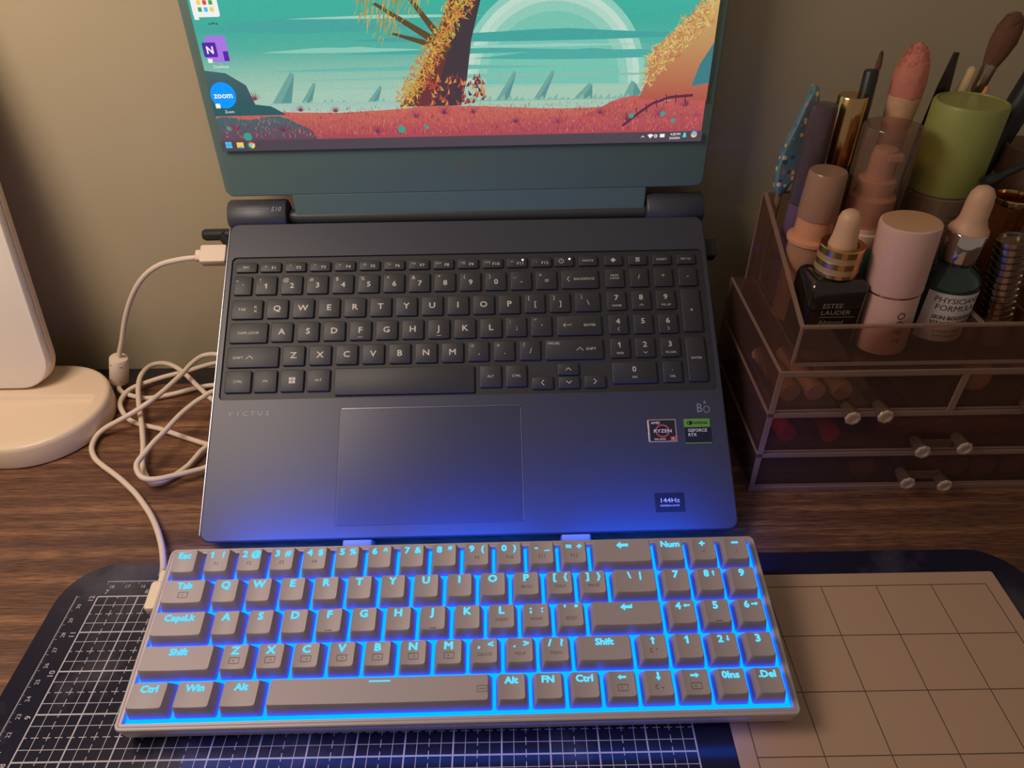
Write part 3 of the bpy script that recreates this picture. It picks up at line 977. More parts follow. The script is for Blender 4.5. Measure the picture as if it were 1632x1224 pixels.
# ------------------------------------------------------------------ laptop stand and right-hand dongle
M_black = mat('black_plastic', (34, 36, 40), rough=0.4)
M_lip = mat('pale_metal', (150, 130, 122), rough=0.45)
st = thing('laptop_stand', 'black folding stand holding the laptop up, two pale front lips', 'stand', LT, LR)
b = MB()
b.tube([(-31, 241.5, -26), (-29, 241.5, -26), (346, 241.5, -26), (348, 241.5, -26)], [3.6, 4.6, 4.6, 3.6], M_black, 14)
obj('crossbar', b, st)
for x in (104.0, 248.8):
    b = MB()
    b.loops([[(x - 9, -3, -15.4), (x + 9, -3, -15.4), (x + 9, -3, -12.4), (x - 9, -3, -12.4)], [(x - 9, 246, -24.5), (x + 9, 246, -24.5), (x + 9, 246, -20.0), (x - 9, 246, -20.0)]], M_black)
    obj('rail', b, st, smooth=False)
    b = MB()
    b.rr(x - 9.8, -15, x + 9.8, -0.2, 2, [(0, 0), (0, 3.6), (0.6, 4.4)], M_lip, 3, M=T(0, -0.6, 0) @ Matrix.Rotation(math.radians(90), 4, 'X'))
    obj('front_lip', b, st)
# legs run from the bar down to the desk in world space
Minv = rig(LR, [v for v in LT]).inverted()
def to_lap(p):
    return (Minv @ (Vector(p) * S)) / S
for xa, xb, za in ((36, 118, 130), (376, 330, 121)):
    b = MB()
    p0 = to_lap((xa, 244.5, za))
    p1 = to_lap((xb, 205, 2))
    b.tube([p0, p1], [4.6, 4.2], M_black, 10)
    obj('leg', b, st)
b = MB()
b.tube([to_lap((100, 204, 1.8)), to_lap((348, 204, 1.8))], 4.6, M_black, 10)
obj('foot_bar', b, st)
t = thing('usb_dongle', 'small black USB dongle plugged into the right side of the laptop', 'dongle', LT, LR)
b = MB()
b.box(358.2, 205.6, -16, 367.6, 220.0, -7, M_black, b=1.2)
obj('dongle_body', b, t)
b = MB()
b.box(356.5, 208, -14, 358.4, 217, -9.5, M_edge)
obj('metal_plug', b, t)

# ------------------------------------------------------------------ mechanical keyboard
KT = (231.123, -39.906, 36.546)
KR = [[0.999971, -0.00739, -0.001616], [0.00697, 0.983128, -0.182787], [0.002939, 0.18277, 0.983151]]
M_case = mat('keyboard_case', (182, 170, 178), rough=0.4, vary=0.02)
M_cap = mat('keycap_plastic', (168, 156, 166), rough=0.45, vary=0.02)
M_glow = emis('blue_backlight', (0, 80, 255), 7.0)
M_leglow = emis('legend_glow', (84, 206, 255), 1.3)
M_sub = mat('keycap_grey_ink', (118, 106, 114), rough=0.6)
kb = thing('mechanical_keyboard', 'white compact mechanical keyboard glowing with blue backlight', 'keyboard', KT, KR)
b = MB()
b.rr(-175.8, -56.6, 177.0, 46.8, 3.5, [(5, -26.2), (2.2, -25), (0.8, -21), (0.0, -9.4), (0.2, -8.4), (0.7, -8.0), (1.6, -8.0), (1.9, -8.3), (2.2, -8.0), (3.6, -8.0), (3.8, -11.6)], M_case, 4)
obj('case', b, kb)
b = MB()
b.rr(-171.9, -52.7, 173.1, 42.9, 0.6, [(0, -11.5), (0, -11.2), (.1, -11.1)], M_glow, 2)
obj('backlit_plate', b, kb)
for x in (-140, 142):
    b = MB()
    b.box(x - 10, 36, -43.8, x + 10, 42, -25.6, M_case, b=1)
    obj('foot', b, kb)

CAPS = {}
def cap_mesh(u, row):
    """one dished keycap, origin at the middle of its top"""
    if (u, row) in CAPS:
        return CAPS[(u, row)]
    w = 19.05 * u - 1.7
    bx, by = w / 2, 8.7
    tx, ty0, ty1 = w / 2 - 2.2, -6.5, 6.5
    zb = -10.2
    tilt = {0: 0.09, 1: 0.05, 2: 0.0, 3: -0.05, 4: -0.08}[row]
    nx = 8
    b = MB()
    def loop(hx, y0, y1, z, top=False):
        pts = []
        r_ = 1.3
        pp = rrect(-hx, y0, hx, y1, r_, 3)
        # enrich the long sides so that the dish shows
        out = []
        for i, p in enumerate(pp):
            q = pp[(i + 1) % len(pp)]
            out.append(p)
            if abs(p[1] - q[1]) < 1e-6 and abs(p[0] - q[0]) > 3:
                for k in range(1, nx):
                    out.append((p[0] + (q[0] - p[0]) * k / nx, p[1]))
        for x, y in out:
            zz = z
            if top:
                e = min(1.0, abs(x) / hx)
                zz = z + tilt * y - 0.75 * (1 - e * e) + 0.0
            pts.append((x, y, zz))
        return pts
    # keep the vertex counts equal in every loop
    L = [loop(bx, -by, by, zb), loop(bx - .15, -by + .2, by - .15, zb + 1.2), loop(tx + .5, ty0 - .55, ty1 + .4, -0.9, True), loop(tx, ty0, ty1, 0.0, True)]
    b.loops(L, M_cap, cap0=True, cap1=False)
    n_ = len(L[0])
    # top as a fan of strips: pair vertices mirrored front/back by a centre strip
    top = L[3]
    c = len(b.v)
    b.v.extend([Vector(p) for p in top])
    # front and back vertices sorted by x
    front = sorted([i for i, p in enumerate(top) if p[1] < 0], key=lambda i: (round(top[i][0], 4), top[i][1]))
    back = sorted([i for i, p in enumerate(top) if p[1] >= 0], key=lambda i: (round(top[i][0], 4), -top[i][1]))
    k = b.mi(M_cap)
    for i in range(min(len(front), len(back)) - 1):
        f = [c + front[i], c + front[i + 1], c + back[i + 1], c + back[i]]
        b.f.append(f)
        b.m.append(k)
    me_o = b
    CAPS[(u, row)] = me_o
    return me_o

def arrow(dx, dy, s, ang, tail=True):
    a = math.radians(ang)
    R = lambda x, y: (dx + x * math.cos(a) - y * math.sin(a), dy + x * math.sin(a) + y * math.cos(a))
    q = [[R(s * .2, -s * .62), R(s, 0), R(s * .2, s * .62)]]
    if tail:
        q.append([R(-s, -s * .25), R(s * .3, -s * .25), R(s * .3, s * .25), R(-s, s * .25)])
    return q
ICON = lambda: [('sq', 0, -4.6)]
def keyrow(row, keys):
    u0 = 0.0
    for spec in keys:
        u, main = spec[0], spec[1]
        subl = spec[2] if len(spec) > 2 else None
        cx = 19.05 * (u0 + u / 2 - 9)
        cy = -19.05 * (row - 2) - 3.5
        mb = cap_mesh(u, row)
        key = ('me', u, row)
        if key not in CAPS:
            o = obj('keycap', mb, kb, M=T(cx, cy, 0))
            CAPS[key] = o.data
        else:
            o = bpy.data.objects.new('keycap', CAPS[key])
            COL.objects.link(o)
            o.matrix_local = Matrix.Translation(Vector((cx, cy, 0)) * S)
            o.parent = kb
        b = MB()
        tilt = {0: 0.09, 1: 0.05, 2: 0.0, 3: -0.05, 4: -0.08}[row]
        ML = Matrix.Identity(4)
        ly, lz = 3.5, 0.0
        if isinstance(main, str):
            if main == '_bar':
                b.rect(-5.6, 4.2, 5.6, 5.0, lz, M_leglow, M=ML)
            elif main:
                sz = 5.0 if len(main) > 1 else 5.8
                sx = 1.12
                if ' ' in main:
                    a, c = main.split(' ')
                    b.text(a, 5.3, -3.1, ly, lz + .1, M_leglow, M=ML, bold=.048, sx=1.15)
                    b.text(c, 5.0, 3.2, ly, lz + .1, M_leglow, M=ML, bold=.048, sx=1.15)
                else:
                    b.text(main, sz, -.4 if u < 1.2 else 0, ly, lz, M_leglow, M=ML, bold=.048, sx=sx)
        else:
            for it in main:
                if it[0] == 't':
                    b.text(it[1], 5.4, it[2], ly, lz + .05, M_leglow, M=ML, bold=.048, sx=1.1)
                elif it[0] == 'a':
                    for q in arrow(it[1], ly, it[2], it[3]):
                        b.poly(q, M_leglow, lz + .05, M=ML)
                elif it[0] == 'r':
                    b.rect(it[1], ly + it[2], it[3], ly + it[4], lz + .08, M_leglow, M=ML)
        if subl:
            if subl == '#':
                for q in stroke([(-2.6, -3.6), (2.6, -3.6), (2.6, -0.4), (-2.6, -0.4), (-2.6, -3.6)], .3):
                    b.poly(q, M_sub, lz + .02, M=ML)
                for q in arrow(0, -2, 1.0, random.choice((0, 180)), False):
                    b.poly(q, M_sub, lz + .03, M=ML)
            elif subl == '#c':
                for q in stroke([(51, -2.4), (56, -2.4), (56, .8), (51, .8), (51, -2.4)], .3) + stroke([(52, -.8), (55, -.8)], .4):
                    b.poly(q, M_sub, lz + .02, M=ML)
            elif subl == 'v' or subl == '^':
                for q in arrow(1.4, -2, 1.2, 90 if subl == '^' else -90, False):
                    b.poly(q, M_sub, lz + .03, M=ML)
                for q in stroke([(-1.2 + 1.0 * math.cos(a), -2 + 1.0 * math.sin(a)) for a in [math.radians(60 + 40 * k) for k in range(7)]], .45):
                    b.poly(q, M_sub, lz + .03, M=ML)
            elif subl == '_':
                b.rect(-2.0, -6.0, 2.0, -5.5, lz + .1, M_sub, M=ML)
            else:
                b.text(subl, 3.0 if len(subl) < 4 else 2.3, 0, -2.0, lz + .02, M_sub, M=ML)
        if b.v:
            hx = (19.05 * u - 1.7) / 2 - 2.2
            for p in b.v:                       # lay the print on the dished top
                e2 = min(1.0, abs(p.x) / hx) ** 2
                p.z = tilt * p.y - 0.75 * (1 - e2) + 0.10 + p.z * 0.4
            obj('legend', b, o, smooth=False)
        u0 += u
L = lambda s, u=1: (u, s)
keyrow(0, [(1, 'Esc'), (1, '1 !', 'F1'), (1, '2 @', 'F2'), (1, '3 #', 'F3'), (1, '4 $', 'F4'), (1, '5 %'), (1, '6 ^'), (1, '7 &'), (1, '8 *'), (1, '9 (', 'F9'), (1, '0 )', 'F10'), (1, '- _', 'F11'), (1, '= +', 'F12'), (2, [('a', 0, 3.6, 180)]), (1, 'Num'), (1, '+', '*'), (1, [('r', -2, -.6, 2, .6)], '/')])
keyrow(1, [(1.5, 'Tab', '#')] + [(1, c) for c in 'QWERTYUIO'] + [(1, 'P', 'PRTSC'), (1, '[ {', 'SCRLK'), (1, '] }', 'PAUSE'), (1.5, '\\ |'), (1, '7'), (1, [('t', '8', -1.6), ('a', 2.4, 1.6, 90)]), (1, '9')])
keyrow(2, [(1.75, 'CapsLk')] + [(1, c, '_' if c in 'FJ' else None) for c in 'ASDFGHJK'] + [(1, 'L', 'INSERT'), (1, '; :', 'HOME'), (1, '\' "', 'END'), (2.25, [('a', 0, 3.4, 180), ('r', 2.6, -.6, 3.4, 1.6)]), (1, [('t', '4', -2), ('a', 2.6, 1.9, 180)]), (1, '5', '_'), (1, [('t', '6', -2), ('a', 2.6, 1.9, 0)])])
keyrow(3, [(2.25, 'Shift')] + [(1, c, '#') for c in 'ZXCVBNM'] + [(1, ', <', 'DELETE'), (1, '. >', 'PGUP'), (1, '/ ?', 'PGDN'), (1.75, 'Shift'), (1, [('a', 0, 2.2, 90)], '^'), (1, '1'), (1, [('t', '2', -1.6), ('a', 2.4, 1.6, -90)]), (1, '3')])
keyrow(4, [(1.25, 'Ctrl'), (1.25, 'Win'), (1.25, 'Alt'), (6.25, '_bar', '#c'), (1, 'Alt'), (1, 'FN'), (1, 'Ctrl'), (1, [('a', 0, 2.3, 180)], '#'), (1, [('a', 0, 2.3, -90)], 'v'), (1, [('a', 0, 2.3, 0)], '#'), (1, '0Ins'), (1, '.Del')])

# ------------------------------------------------------------------ white USB cable
M_cable = mat('white_cable', (226, 206, 186), rough=0.45, vary=0.03)
cb = thing('usb_cable', 'white USB cable looping between the laptop and the backlit keyboard', 'cable', (-60, 100, -3))
hang = [[29.0, 214.6, 124.6], [22.5, 213.0, 125.0], [11.2, 213.4, 123.4], [-5.1, 214.9, 118.6], [-21.0, 216.3, 108.3], [-35.7, 217.7, 92.0], [-49.8, 219.1, 69.7], [-62.2, 220.6, 44.4], [-69.8, 222.0, 30], [-74.6, 221.6, 14], [-78.6, 220.5, 2.5], [-76, 213, 0.7], [-69.5, 207, 0.6]]
A_ = [[-62.9, 204.0, 0.6], [-54.7, 201.2, 0.6], [-47.0, 199.7, 0.6], [-35.8, 202.0, 0.6], [-23.3, 206.3, 0.7], [-11.1, 211.9, 0.8], [-1.8, 214.8, 1.0], [6.6, 215.7, 1.2]]
J1 = [[30, 214, 2], [44, 222, 3], [36, 234, 4], [14, 243, 4]]
B_ = [[-1.9, 244.4, 4.0], [-11.8, 240.5, 3.8], [-23.2, 234.0, 3.6], [-41.2, 226.1, 3.4], [-55.3, 217.4, 3.2], [-63.1, 211.2, 3.1], [-66.3, 204.1, 2.9], [-66.3, 194.0, 2.7], [-63.4, 186.4, 2.0], [-56.3, 177.3, 0.8], [-48.8, 170.6, 0.6], [-40.4, 166.2, 0.5], [-29.5, 162.5, 0.5], [-19.8, 159.3, 0.5], [0.4, 150.1, 0.5], [13.5, 144.4, 0.5], [22.0, 141.0, 0.5]]
J2 = [[40, 136, 0.5], [50, 140, 1], [40, 143, 1.8]]
D_ = [[24.9, 135.8, 2.6], [17.2, 116.0, 1.4], [8.3, 104.0, 0.9], [1.0, 98.3, 0.9], [-4.3, 98.7, 1.3], [-11.6, 106.5, 2.7], [-16.9, 116.3, 4.0], [-20.0, 125.1, 4.3], [-23.5, 135.4, 4.7], [-30.6, 151.7, 5.0], [-37.0, 165.8, 5.3], [-45.0, 182.1, 5.7], [-50.9, 195.8, 6.6], [-56.3, 210.1, 7.2], [-58.9, 221.4, 7.6], [-58.6, 231.2, 7.8], [-55.6, 237.4, 8.0], [-50.2, 239.8, 8.2], [-43.6, 239.2, 8.4], [-35.9, 235.5, 8.6], [-27.3, 229.0, 8.9], [-17.8, 219.8, 9.2], [-4.8, 205.7, 9.6], [7.4, 192.9, 10], [16.2, 184.1, 10.2]]
J3 = [[34, 168, 12], [46, 172, 16], [38, 186, 21]]
E_ = [[20.7, 180.1, 22.0], [14.6, 174.3, 20.9], [8.9, 168.1, 19.8], [1.9, 155.0, 18.6], [-3.7, 136.9, 17.5], [-8.1, 126.2, 16.4], [-11.2, 115.2, 15.2], [-13.4, 108.9, 14.1], [-13.3, 103.8, 13.0], [-9.7, 97.6, 11.9], [-5.3, 94.1, 10.8], [-0.3, 93.6, 9.6], [6.4, 95.4, 8.5], [13.2, 99.1, 7.4], [21.0, 103.1, 6.2], [27.3, 106.9, 5.1], [32.9, 110.1, 4.6]]
J4 = [[56, 124, 6], [72, 160, 12], [60, 205, 20], [34, 226, 24]]
C_ = [[8.5, 229.6, 24.0], [1.8, 230.8, 23.2], [-4.8, 228.6, 22.5], [-10.0, 219.4, 21.8], [-13.6, 206.2, 21.0], [-16.9, 198.3, 20.2], [-20.5, 189.0, 19.5], [-24.4, 180.7, 18.8], [-29.2, 172.7, 18.0], [-36.8, 167.8, 14.8], [-45.4, 163.0, 11.6], [-54.2, 159.0, 8.4], [-61.7, 156.5, 5.2], [-67.3, 151.7, 2.0], [-66.8, 140.9, 1.2], [-63.3, 133.0, 0.7], [-57.2, 125.3, 0.5], [-48.0, 117.6, 0.5], [-38.5, 110.7, 0.5], [-28.8, 103.3, 0.5], [-19.6, 95.5, 0.4], [-13.0, 89.6, 0.4], [-5.3, 81.7, 0.4], [7.3, 67.4, 1.0], [18.9, 51.2, 3.0], [28.7, 34.7, 5.0], [37.2, 17.8, 9.0], [43.0, 6.6, 15.0], [47.5, -1, 22.0]]
path = smooth_path(hang + A_ + J1 + B_ + J2 + D_ + J3 + E_ + J4 + C_, 3)
b = MB()
b.tube([p - Vector((-60, 100, -3)) for p in path], 2.05, M_cable, 14)
obj('cord', b, cb)
# ferrite bead
b = MB()
FER = axis((-14.9, 121.6, 18.2), (-10.7, 122.0, 31))
b.lathe([(2.4, -13.6), (6.8, -13.2), (7.6, -12), (7.6, 12), (6.8, 13.2), (2.4, 13.8)], M_cable, 20, M=FER)
M_slot = mat('ferrite_slot', (120, 92, 74), rough=0.7)
for dz in (-8, 8):
    for an in (-2.1, -1.0):
        b.box(-1.2, -0.2, -0.25, 1.2, 0.12, 0.25, M_slot, M=FER @ Matrix.Rotation(an + math.pi / 2, 4, 'Z') @ T(0, -7.55, dz))
obj('ferrite_bead', b, cb)
# plug at the laptop: placed in the laptop's frame
WL = rig(LR, LT)
WL.translation = Vector(LT)
WL = T(60, -100, 3) @ WL
b = MB()
b.rr(-24.4, 208.8, -4.6, 223.2, 1.4, [(0.5, -16), (0, -15.3), (0, -8.7), (0.5, -8)], M_cable, 3, M=WL)
b.box(-28.6, 211.6, -14.6, -24.2, 220.0, -9.4, M_cable, M=WL, b=1)
obj('laptop_plug', b, cb)
b = MB()
b.box(-4.8, 210.2, -14.4, 0.2, 221.8, -9.6, M_edge, M=WL)
obj('metal_tip', b, cb)
KM = rig(KR, KT)
KM.translation = Vector(KT)
KM = T(60, -100, 3) @ KM
b = MB()
b.rr(-182.6, 9.8, -175.6, 27.6, 2.2, [(0.5, -19.5), (0, -18.6), (0, -11.0), (0.6, -10.2)], M_cable, 4, M=KM)
b.rr(-180.4, 26.8, -176.0, 35.5, 1.2, [(0.3, -17.5), (0, -17), (0, -13.0), (0.3, -12.4)], M_cable, 3, M=KM)
obj('keyboard_plug', b, cb)

# ------------------------------------------------------------------ clear acrylic organiser
M_acr = clear('clear_acrylic', (236, 222, 212), 0.955, 0.05, 0.055, (206, 164, 152))
M_acr_edge = clear('acrylic_edge', (214, 186, 168), 0.82, 0.12, 0.26, (236, 198, 178))
M_knob = clear('acrylic_knob', (232, 214, 200), 0.88, 0.05, 0.06, (240, 214, 190), 1.6)
M_rim = clear('acrylic_rim', (236, 214, 196), 0.8, 0.06, 0.42, (246, 214, 184), 1.9)
BX0, BX1, BY0, BY1, BH = 433.5, 674.0, 85.0, 208.0, 107.0
og = thing('makeup_organiser', 'clear acrylic drawer box full of make-up, beside the laptop', 'drawer box', (553.75, 146.5, -3))
ox, oy = -553.75, -146.5
def panel(b, x0, y0, z0, x1, y1, z1, m=None):
    b.box(x0 + ox, y0 + oy, z0, x1 + ox, y1 + oy, z1, m or M_acr)
b = MB()
panel(b, BX0, BY0, 0, BX1, BY1, 2.4)
panel(b, BX0, BY0, BH - 2.6, BX1, BY1, BH)
panel(b, BX0, BY0 + 1, 2.4, BX0 + 2.6, BY1, BH - 2.6)
panel(b, BX1 - 2.6, BY0 + 1, 2.4, BX1, BY1, BH - 2.6)
panel(b, BX0 + 2.6, BY1 - 2.4, 2.4, BX1 - 2.6, BY1, BH - 2.6)
obj('shell', b, og, smooth=False)
b = MB()
for z0, z1 in ((33.5, 36.0), (70.0, 72.6)):
    panel(b, BX0 + 2.6, BY0 + 1, z0, BX1 - 2.6, BY1 - 2.4, z1)
panel(b, 552.4, BY0 + 1, 72.6, 555.2, BY1 - 2.4, BH - 2.6)
obj('shelf', b, og, smooth=False)
b = MB()
e = M_acr_edge
for z0, z1 in ((-0.0, 3.0), (33.2, 36.2), (69.8, 72.8), (BH - 3.2, BH + .2)):
    panel(b, BX0 - .4, BY0 - .5, z0, BX1 + .4, BY0 + 1.0, z1, e)
for x0, x1 in ((BX0 - .4, BX0 + 3.0), (BX1 - 3, BX1 + .4)):
    panel(b, x0, BY0 - .5, 3, x1, BY0 + 1.0, BH - 3.2, e)
panel(b, 551.8, BY0 - .5, 72.8, 555.8, BY0 + 1.0, BH - 3.2, e)
panel(b, BX0 - .3, BY0 + 1, BH - 1.2, BX0 + 1.2, BY1, BH + .2, e)
panel(b, BX0 - .3, BY0 + 1, -.1, BX0 + 1.2, BY1, 1.4, e)
panel(b, BX0 - .3, BY1 - 2, 1.4, BX0 + 1.2, BY1, BH - 1.2, e)
panel(b, BX0 - .35, BY0 + 1, 33.8, BX0 + 0.8, BY1, 35.6, e)
panel(b, BX0 - .35, BY0 + 1, 70.2, BX0 + 0.8, BY1, 72.2, e)
obj('bright_edges', b, og, smooth=False)
def drawer(x0, x1, z0, z1, knobs, bar):
    b = MB()
    y0, y1 = BY0 + 1.2, BY1 - 8
    panel(b, x0, y0, z0, x1, y0 + 2.2, z1)
    panel(b, x0, y0 + 2.2, z0, x1, y1, z0 + 1.8)
    panel(b, x0, y0 + 2.2, z0 + 1.8, x0 + 1.8, y1, z1 - 6)
    panel(b, x1 - 1.8, y0 + 2.2, z0 + 1.8, x1, y1, z1 - 6)
    panel(b, x0, y1 - 1.8, z0 + 1.8, x1, y1, z1 - 6)
    panel(b, x0, y0 - .3, z1 - 1.6, x1, y0 + .3, z1, M_acr_edge)
    panel(b, x0, y0 - .3, z0, x1, y0 + .3, z0 + 1.6, M_acr_edge)
    d = obj('drawer', b, og, smooth=False)
    for kx, kz in knobs:
        b = MB()
        KX = T(kx + ox, y0 + oy + .2, kz) @ Matrix.Rotation(math.pi / 2, 4, 'X')
        b.lathe([(3.6, 0), (3.6, 1.2), (4.2, 3), (5.0, 9.5), (5.4, 12.5)], M_knob, 8, M=KX, cap1=False)
        b.lathe([(5.4, 12.5), (4.7, 14), (3.2, 14.1), (2.7, 13.0)], M_rim, 8, M=KX, cap0=False)
        obj('knob', b, d, smooth=False)
    if bar:
        b = MB()
        (xa, za), (xb, zb_) = knobs
        b.box(xa + 4 + ox, y0 - 5 + oy, za - 3.2, xb - 4 + ox, y0 - 3.6 + oy, za + 3.2, M_knob)
        obj('handle_plate', b, d, smooth=False)
drawer(437, 551.4, 73.4, 103.4, [(483.5, 77.5), (504.5, 78.5)], False)
drawer(556.2, 670.4, 73.4, 103.4, [(602, 78), (624, 78)], False)
drawer(437, 670.4, 36.8, 69.4, [(539.5, 46.5), (567, 49.0)], True)
drawer(437, 670.4, 3.2, 33.0, [(539, 16.5), (566, 13.5)], True)

TZ = 107.0 - 3.0                       # top of the box in world z
tr = thing('acrylic_tray', 'clear open-top acrylic tray with sloping sides, resting on the drawer box', 'tray', (553.75, 146, TZ))
oy2 = -146.0
TX0, TX1, TY0, TY1 = 442.0, 666.0, 91.0, 202.0
def tp(b, x0, y0, z0, x1, y1, z1, m=None):
    b.box(x0 + ox, y0 + oy2, z0, x1 + ox, y1 + oy2, z1, m or M_acr)
b = MB()
tp(b, TX0, TY0, 0.1, TX1, TY1, 2.3)
tp(b, TX0, TY0, 2.3, TX1, TY0 + 2.2, 30)
tp(b, TX0, TY1 - 2.2, 2.3, TX1, TY1, 72)
def sidewall(b, x0, x1, m, inset=0.0):
    pr = [(TY0 + 2.2, 2.3), (TY1 - 2.2, 2.3), (TY1 - 2.2, 72), (TY0 + 2.2, 30)]
    b.loops([[(x0 + ox, y + oy2, z) for y, z in pr], [(x1 + ox, y + oy2, z) for y, z in pr]], m)
for x0 in (TX0, TX1 - 2.2, ):
    sidewall(b, x0, x0 + 2.2, M_acr)
obj('tray_shell', b, tr, smooth=False)
b = MB()
tp(b, 554.2, TY0 + 2.2, 2.3, 556.2, 140, 30)
obj('divider', b, tr, smooth=False)
for x in (590, 626):
    b = MB()
    tp(b, x, TY0 + 2.2, 2.3, x + 2, 131, 28)
    obj('divider', b, tr, smooth=False)
b = MB()
tp(b, 556.2, 131, 2.3, TX1 - 2.2, 133, 34)
obj('divider', b, tr, smooth=False)
b = MB()
e = M_acr_edge
tp(b, TX0 - .1, TY0 - .2, 28.8, TX1 + .1, TY0 + 2.4, 30.4, e)
tp(b, TX0 - .2, TY0 - .3, 0.2, TX1 + .2, TY0 + .6, 2.8, e)
tp(b, TX0 - .2, TY0 - .2, 2.8, TX0 + 1.6, TY0 + 1.2, 28.8, e)
tp(b, TX0 - .2, TY1 - 1.6, 2.3, TX0 + 1.4, TY1 + .2, 72, e)
tp(b, TX0, TY1 - 2.4, 71, TX1, TY1 + .2, 72.4, e)
tp(b, 554.1, TY0 + 2.4, 29, 556.4, 140, 30.4, e)
for x0 in (TX0 - .1,):
    pr = [(TY0 + 2.2, 28.6), (TY1 - 2, 70.6), (TY1 - 2, 72.3), (TY0 + 2.2, 30.3)]
    b.loops([[(x0 + ox, y + oy2, z) for y, z in pr], [(x0 + 2.4 + ox, y + oy2, z) for y, z in pr]], e)
obj('bright_edges', b, tr, smooth=False)

# ------------------------------------------------------------------ make-up standing in the tray
FZ = TZ + 2.4
M_serum = mat('dark_amber_glass', (24, 18, 14), rough=0.12, spec=0.6, coat=0.5)
M_gold = mat('gold_metal', (212, 174, 122), rough=0.18, metal=1.0)
M_goldm = mat('matte_gold', (206, 172, 132), rough=0.4, metal=0.6)
M_rub = mat('pale_rubber', (204, 162, 132), rough=0.5)
M_letter = mat('grey_letter', (150, 138, 128), rough=0.6)
t = thing('serum_bottle', 'square dark brown glass dropper bottle with gold banded collar', 'bottle', (467, 120, FZ))
b = MB()
b.rr(-18.6, -15.5, 18.6, 15.5, 4.5, [(2, 0.1), (0.3, 1.5), (0, 3), (0, 44), (1.2, 47.5), (4.5, 50.0), (8, 51)], M_serum, 5)
obj('glass_body', b, t)
b = MB()
MF = T(0, -15.62, 0) @ Matrix.Rotation(math.pi / 2, 4, 'X')
b.text('ESTEE', 4.6, -9, 34.5, 0, M_letter, M=MF, align='LEFT', sx=1.1)
b.text('LAUDER', 4.6, -9, 29.6, 0, M_letter, M=MF, align='LEFT', sx=1.1)
b.rect(-9, 26.0, 13, 26.4, 0, M_letter, M=MF)
b.text('Advanced', 4.2, -9, 22.6, 0, M_letter, M=MF, align='LEFT', sx=.95)
b.text('Night Repair', 3.6, -9, 18.4, 0, M_letter, M=MF, align='LEFT')
obj('lettering', b, t, smooth=False)
b = MB()
b.lathe([(12.5, 50.5), (13.4, 51.2), (13.4, 53.6)], M_gold, 32)
b.lathe([(13.2, 53.6), (13.2, 57.6)], M_goldm, 32, cap0=False, cap1=False)
b.lathe([(13.6, 57.6), (13.6, 61.2)], M_gold, 32)
b.lathe([(13.2, 61.2), (13.2, 65.2)], M_goldm, 32, cap0=False, cap1=False)
b.lathe([(13.6, 65.2), (13.6, 69.2), (13.0, 69.8), (10.0, 69.6), (9.6, 67)], M_gold, 32)
obj('collar', b, t)
b = MB()
b.lathe([(8.8, 66), (8.6, 69), (7.4, 75), (6.9, 82), (6.8, 86), (5.6, 89.4), (3.4, 91.2), (0.6, 91.8)], M_rub, 24)
obj('dropper_bulb', b, t)

M_pink = mat('pink_plastic', (210, 168, 160), rough=0.35, vary=0.02)
M_pinktop = mat('peach_plastic', (196, 150, 116), rough=0.45)
M_rose = mat('rose_gold', (196, 120, 96), rough=0.2, metal=1.0)
M_dk = mat('dark_print', (70, 52, 52), rough=0.5)
t = thing('pink_tube', 'tall pink capped cylinder leaning in the front of the tray', 'tube')
t.matrix_world = axis(Vector((505.5, 111.5, FZ + 1.2)) * S, Vector((500.5, 113.5, FZ + 86)) * S)
b = MB()
b.lathe([(15.0, 0), (16.0, 0.8), (16.2, 3), (16.4, 41.5)], M_pink, 40)
obj('tube_body', b, t)
b = MB()
b.lathe([(16.6, 41.5), (16.6, 42.6)], M_rose, 40)
obj('metal_ring', b, t)
b = MB()
b.lathe([(16.7, 42.6), (17.0, 44), (17.4, 83.5), (17.0, 85.4), (15.8, 86)], M_pink, 40, cap1=False)
b.lathe([(15.9, 86.0), (15.0, 86.05), (0.5, 86.05)], M_pinktop, 40, cap0=False)
obj('cap', b, t)
b = MB()
for k, ch in enumerate('OOFT'):
    an = -math.pi / 2 + 0.05
    Mx = Matrix.Rotation(an, 4, 'Z') @ T(16.6, 0, 30 - 6.2 * k) @ Matrix.Rotation(math.pi / 2, 4, 'Y') @ Matrix.Rotation(math.pi / 2, 4, 'Z')
    Mx = Matrix.Rotation(an, 4, 'Z') @ T(16.55, 0, 30 - 6.0 * k) @ Matrix(((0, 0, 1, 0), (1, 0, 0, 0), (0, 1, 0, 0), (0, 0, 0, 1))) @ Matrix.Rotation(-math.pi / 2, 4, 'Z')
    b.text(ch, 7.0, 0, 0, 0, M_dk, M=Mx)
obj('lettering', b, t, smooth=False)

M_teal = mat('teal_glass', (22, 52, 48), rough=0.1, spec=0.6, coat=0.4)
M_label = mat('paper_label', (206, 196, 196), rough=0.6)
M_chrome = mat('chrome', (214, 206, 206), rough=0.08, metal=1.0)
t = thing('teal_dropper_bottle', 'round dark teal dropper bottle with grey paper label and chrome collar', 'bottle', (540.5, 119, FZ))
b = MB()
b.lathe([(16, 0.1), (18.2, 1.2), (18.6, 4), (18.6, 44), (18.0, 48), (15.4, 52.5), (11.5, 55.5), (10.2, 57), (10.2, 60)], M_teal, 36)
obj('glass_body', b, t)
b = MB()
n_ = 20
a0, a1 = -2.6, -0.55
b.loops([[(18.75 * math.cos(a0 + (a1 - a0) * k / n_), 18.75 * math.sin(a0 + (a1 - a0) * k / n_), z) for k in range(n_ + 1)] for z in (9, 43)], M_label, closed=False, cap0=False, cap1=False)
lb = obj('paper_label', b, t)
b = MB()
